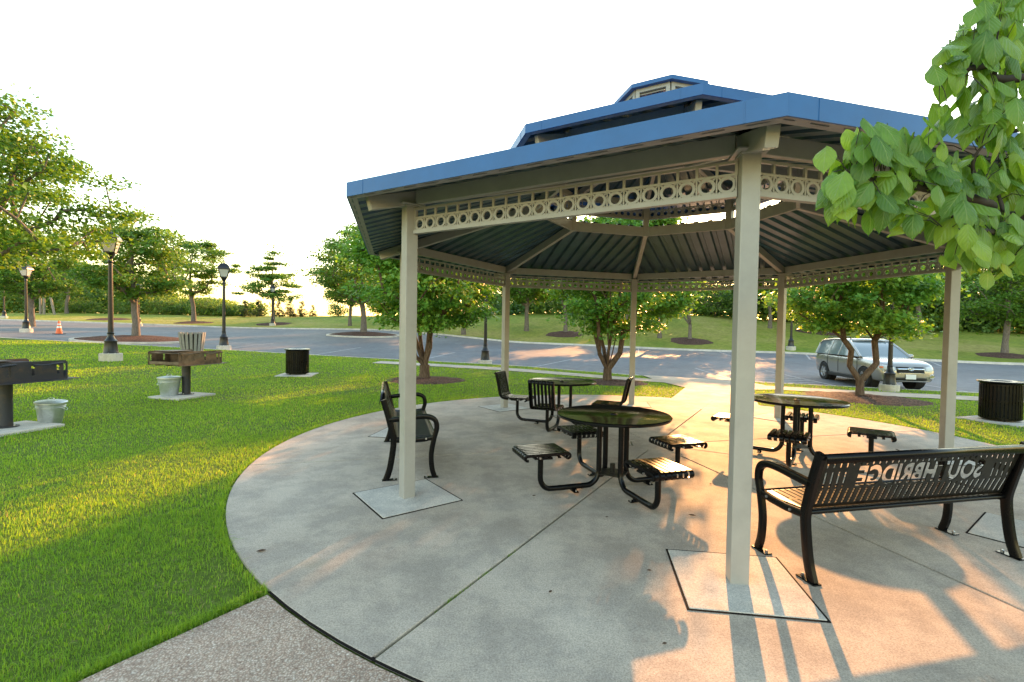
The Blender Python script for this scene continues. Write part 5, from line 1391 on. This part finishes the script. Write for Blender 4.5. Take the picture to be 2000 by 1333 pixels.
def turf():
    rng = np.random.default_rng(2); Ps = []; Ls = []; Ws = []
    # rings of falling density with distance from the eye
    for r0, r1, dens, wd in ((1.2, 3.2, 13000, .0026), (3.2, 5, 7500, .0034), (5, 8, 3400, .005), (8, 12, 1500, .008), (12, 17, 600, .0125), (17, 25, 260, .020), (25, 36, 150, .028)):
        n = int(dens*(r1*r1-r0*r0)*R_(112)/2)
        r = np.sqrt(rng.uniform(r0*r0, r1*r1, n)); a = R_(90)+rng.uniform(R_(-52), R_(60), n)
        x, y = r*np.cos(a), r*np.sin(a); k = ~on_hard(x, y)
        # thin and worn patches
        q = np.sin(x*2.1+1.3*np.sin(y*1.7))+np.sin(y*2.7+x*.8)+.6*np.sin(x*5.3-y*4.1)
        k &= rng.uniform(0, 1, n) < np.clip(.98+.16*q, .45, 1)
        bare = np.exp(-((x+1.95)**2+(y-3.05)**2)/.10); bare = np.maximum(bare, np.exp(-((x+1.75)**2+(y-2.75)**2)/.05)); k &= rng.uniform(0, 1, n) > bare*.7
        x, y = x[k], y[k]; Ps.append(np.c_[x, y, gzv(x, y)-.015]); n = len(x)
        q2 = .5+.5*np.sin(x*1.3+2*np.sin(y*.9))
        Ls.append(rng.uniform(.020, .044, n)*(.8+.3*q2)*(1+.22*np.sin(11*x+3*np.sin(7*y))*np.sin(13*y+2*np.sin(9*x)))*(1.1 if r0 < 4 else 1.15)); Ws.append(np.full(n, wd)*rng.uniform(.7, 1.3, n))
    # longer tufts along the rim of the patio and the walk
    m = 9000; a = rng.uniform(0, 2*PI, m); x = PC[0]+(PADR+.015+np.abs(rng.normal(0, .04, m)))*np.cos(a); y = PC[1]+(PADR+.015+np.abs(rng.normal(0, .04, m)))*np.sin(a)
    t = rng.uniform(0, 1, 2600); x = np.r_[x, -1.50+(-.9)*t-np.abs(rng.normal(0, .03, 2600))]; y = np.r_[y, 2.86+(-1.47)*t+np.abs(rng.normal(0, .02, 2600))]
    k = ~on_hard(x, y) & (y > .8)
    ja = TH0-PI/8; jr = np.r_[rng.normal(4.55, .10, 90), rng.normal(4.2, .05, 40), rng.normal(3.9, .04, 30)]; jx = PC[0]+jr*math.cos(ja)+rng.normal(0, .005, 160); jy = PC[1]+jr*math.sin(ja)+rng.normal(0, .005, 160)
    x, y = np.r_[x[k], jx], np.r_[y[k], jy]; n = len(x); Ps.append(np.c_[x, y, gzv(x, y)-.015]); dd = np.hypot(x, y)
    Ls.append(rng.uniform(.03, .075, n)*np.where(np.arange(n) >= n-160, .5, 1)); Ws.append(.0012*np.clip(dd, 2.2, 14)*rng.uniform(.7, 1.2, n))
    P = np.concatenate(Ps); L = np.concatenate(Ls)[:, None]; W = np.concatenate(Ws)[:, None]; n = len(P)
    a = rng.uniform(0, 2*PI, n); lean = np.abs(rng.normal(0, .75, n))[:, None]; D = np.c_[np.cos(a), np.sin(a), np.zeros(n)]; b = a+rng.uniform(-.6, .6, n)+PI/2; B = np.c_[np.cos(b), np.sin(b), np.zeros(n)]
    up = np.array((0, 0, 1.)); mid = P+(up*.6+D*lean*.28)*L; tip = P+(up*(1-.35*np.minimum(lean, 1.6))+D*lean*.9)*L
    V = np.stack([P-B*W*.5, P+B*W*.5, mid+B*W*.42, mid-B*W*.42, tip], 1).reshape(-1, 3); i = np.arange(n)*5
    F = np.concatenate([np.stack([i, i+1, i+2], 1), np.stack([i, i+2, i+3], 1), np.stack([i+3, i+2, i+4], 1)])
    x, y = P[:, 0], P[:, 1]
    patch = .5+.22*np.sin(x*.9+1.1*np.sin(y*.7))+.18*np.sin(y*1.4-x*.5)+.12*np.sin(3.1*x+2.3*y)
    clump = np.sin(11*x+3*np.sin(7*y))*np.sin(13*y+2*np.sin(9*x))
    rnd = np.clip(rng.beta(1.6, 2.0, n)*.72+.12*clump+.25*patch+(rng.uniform(0, 1, n) > .965)*.3, 0, 1)
    o = quads('grass', V, F, M['grass'], None, np.tile(rnd, 3)); tag(o, 'short mown green turf of the lawn', None, None, 'stuff'); return n
turf()
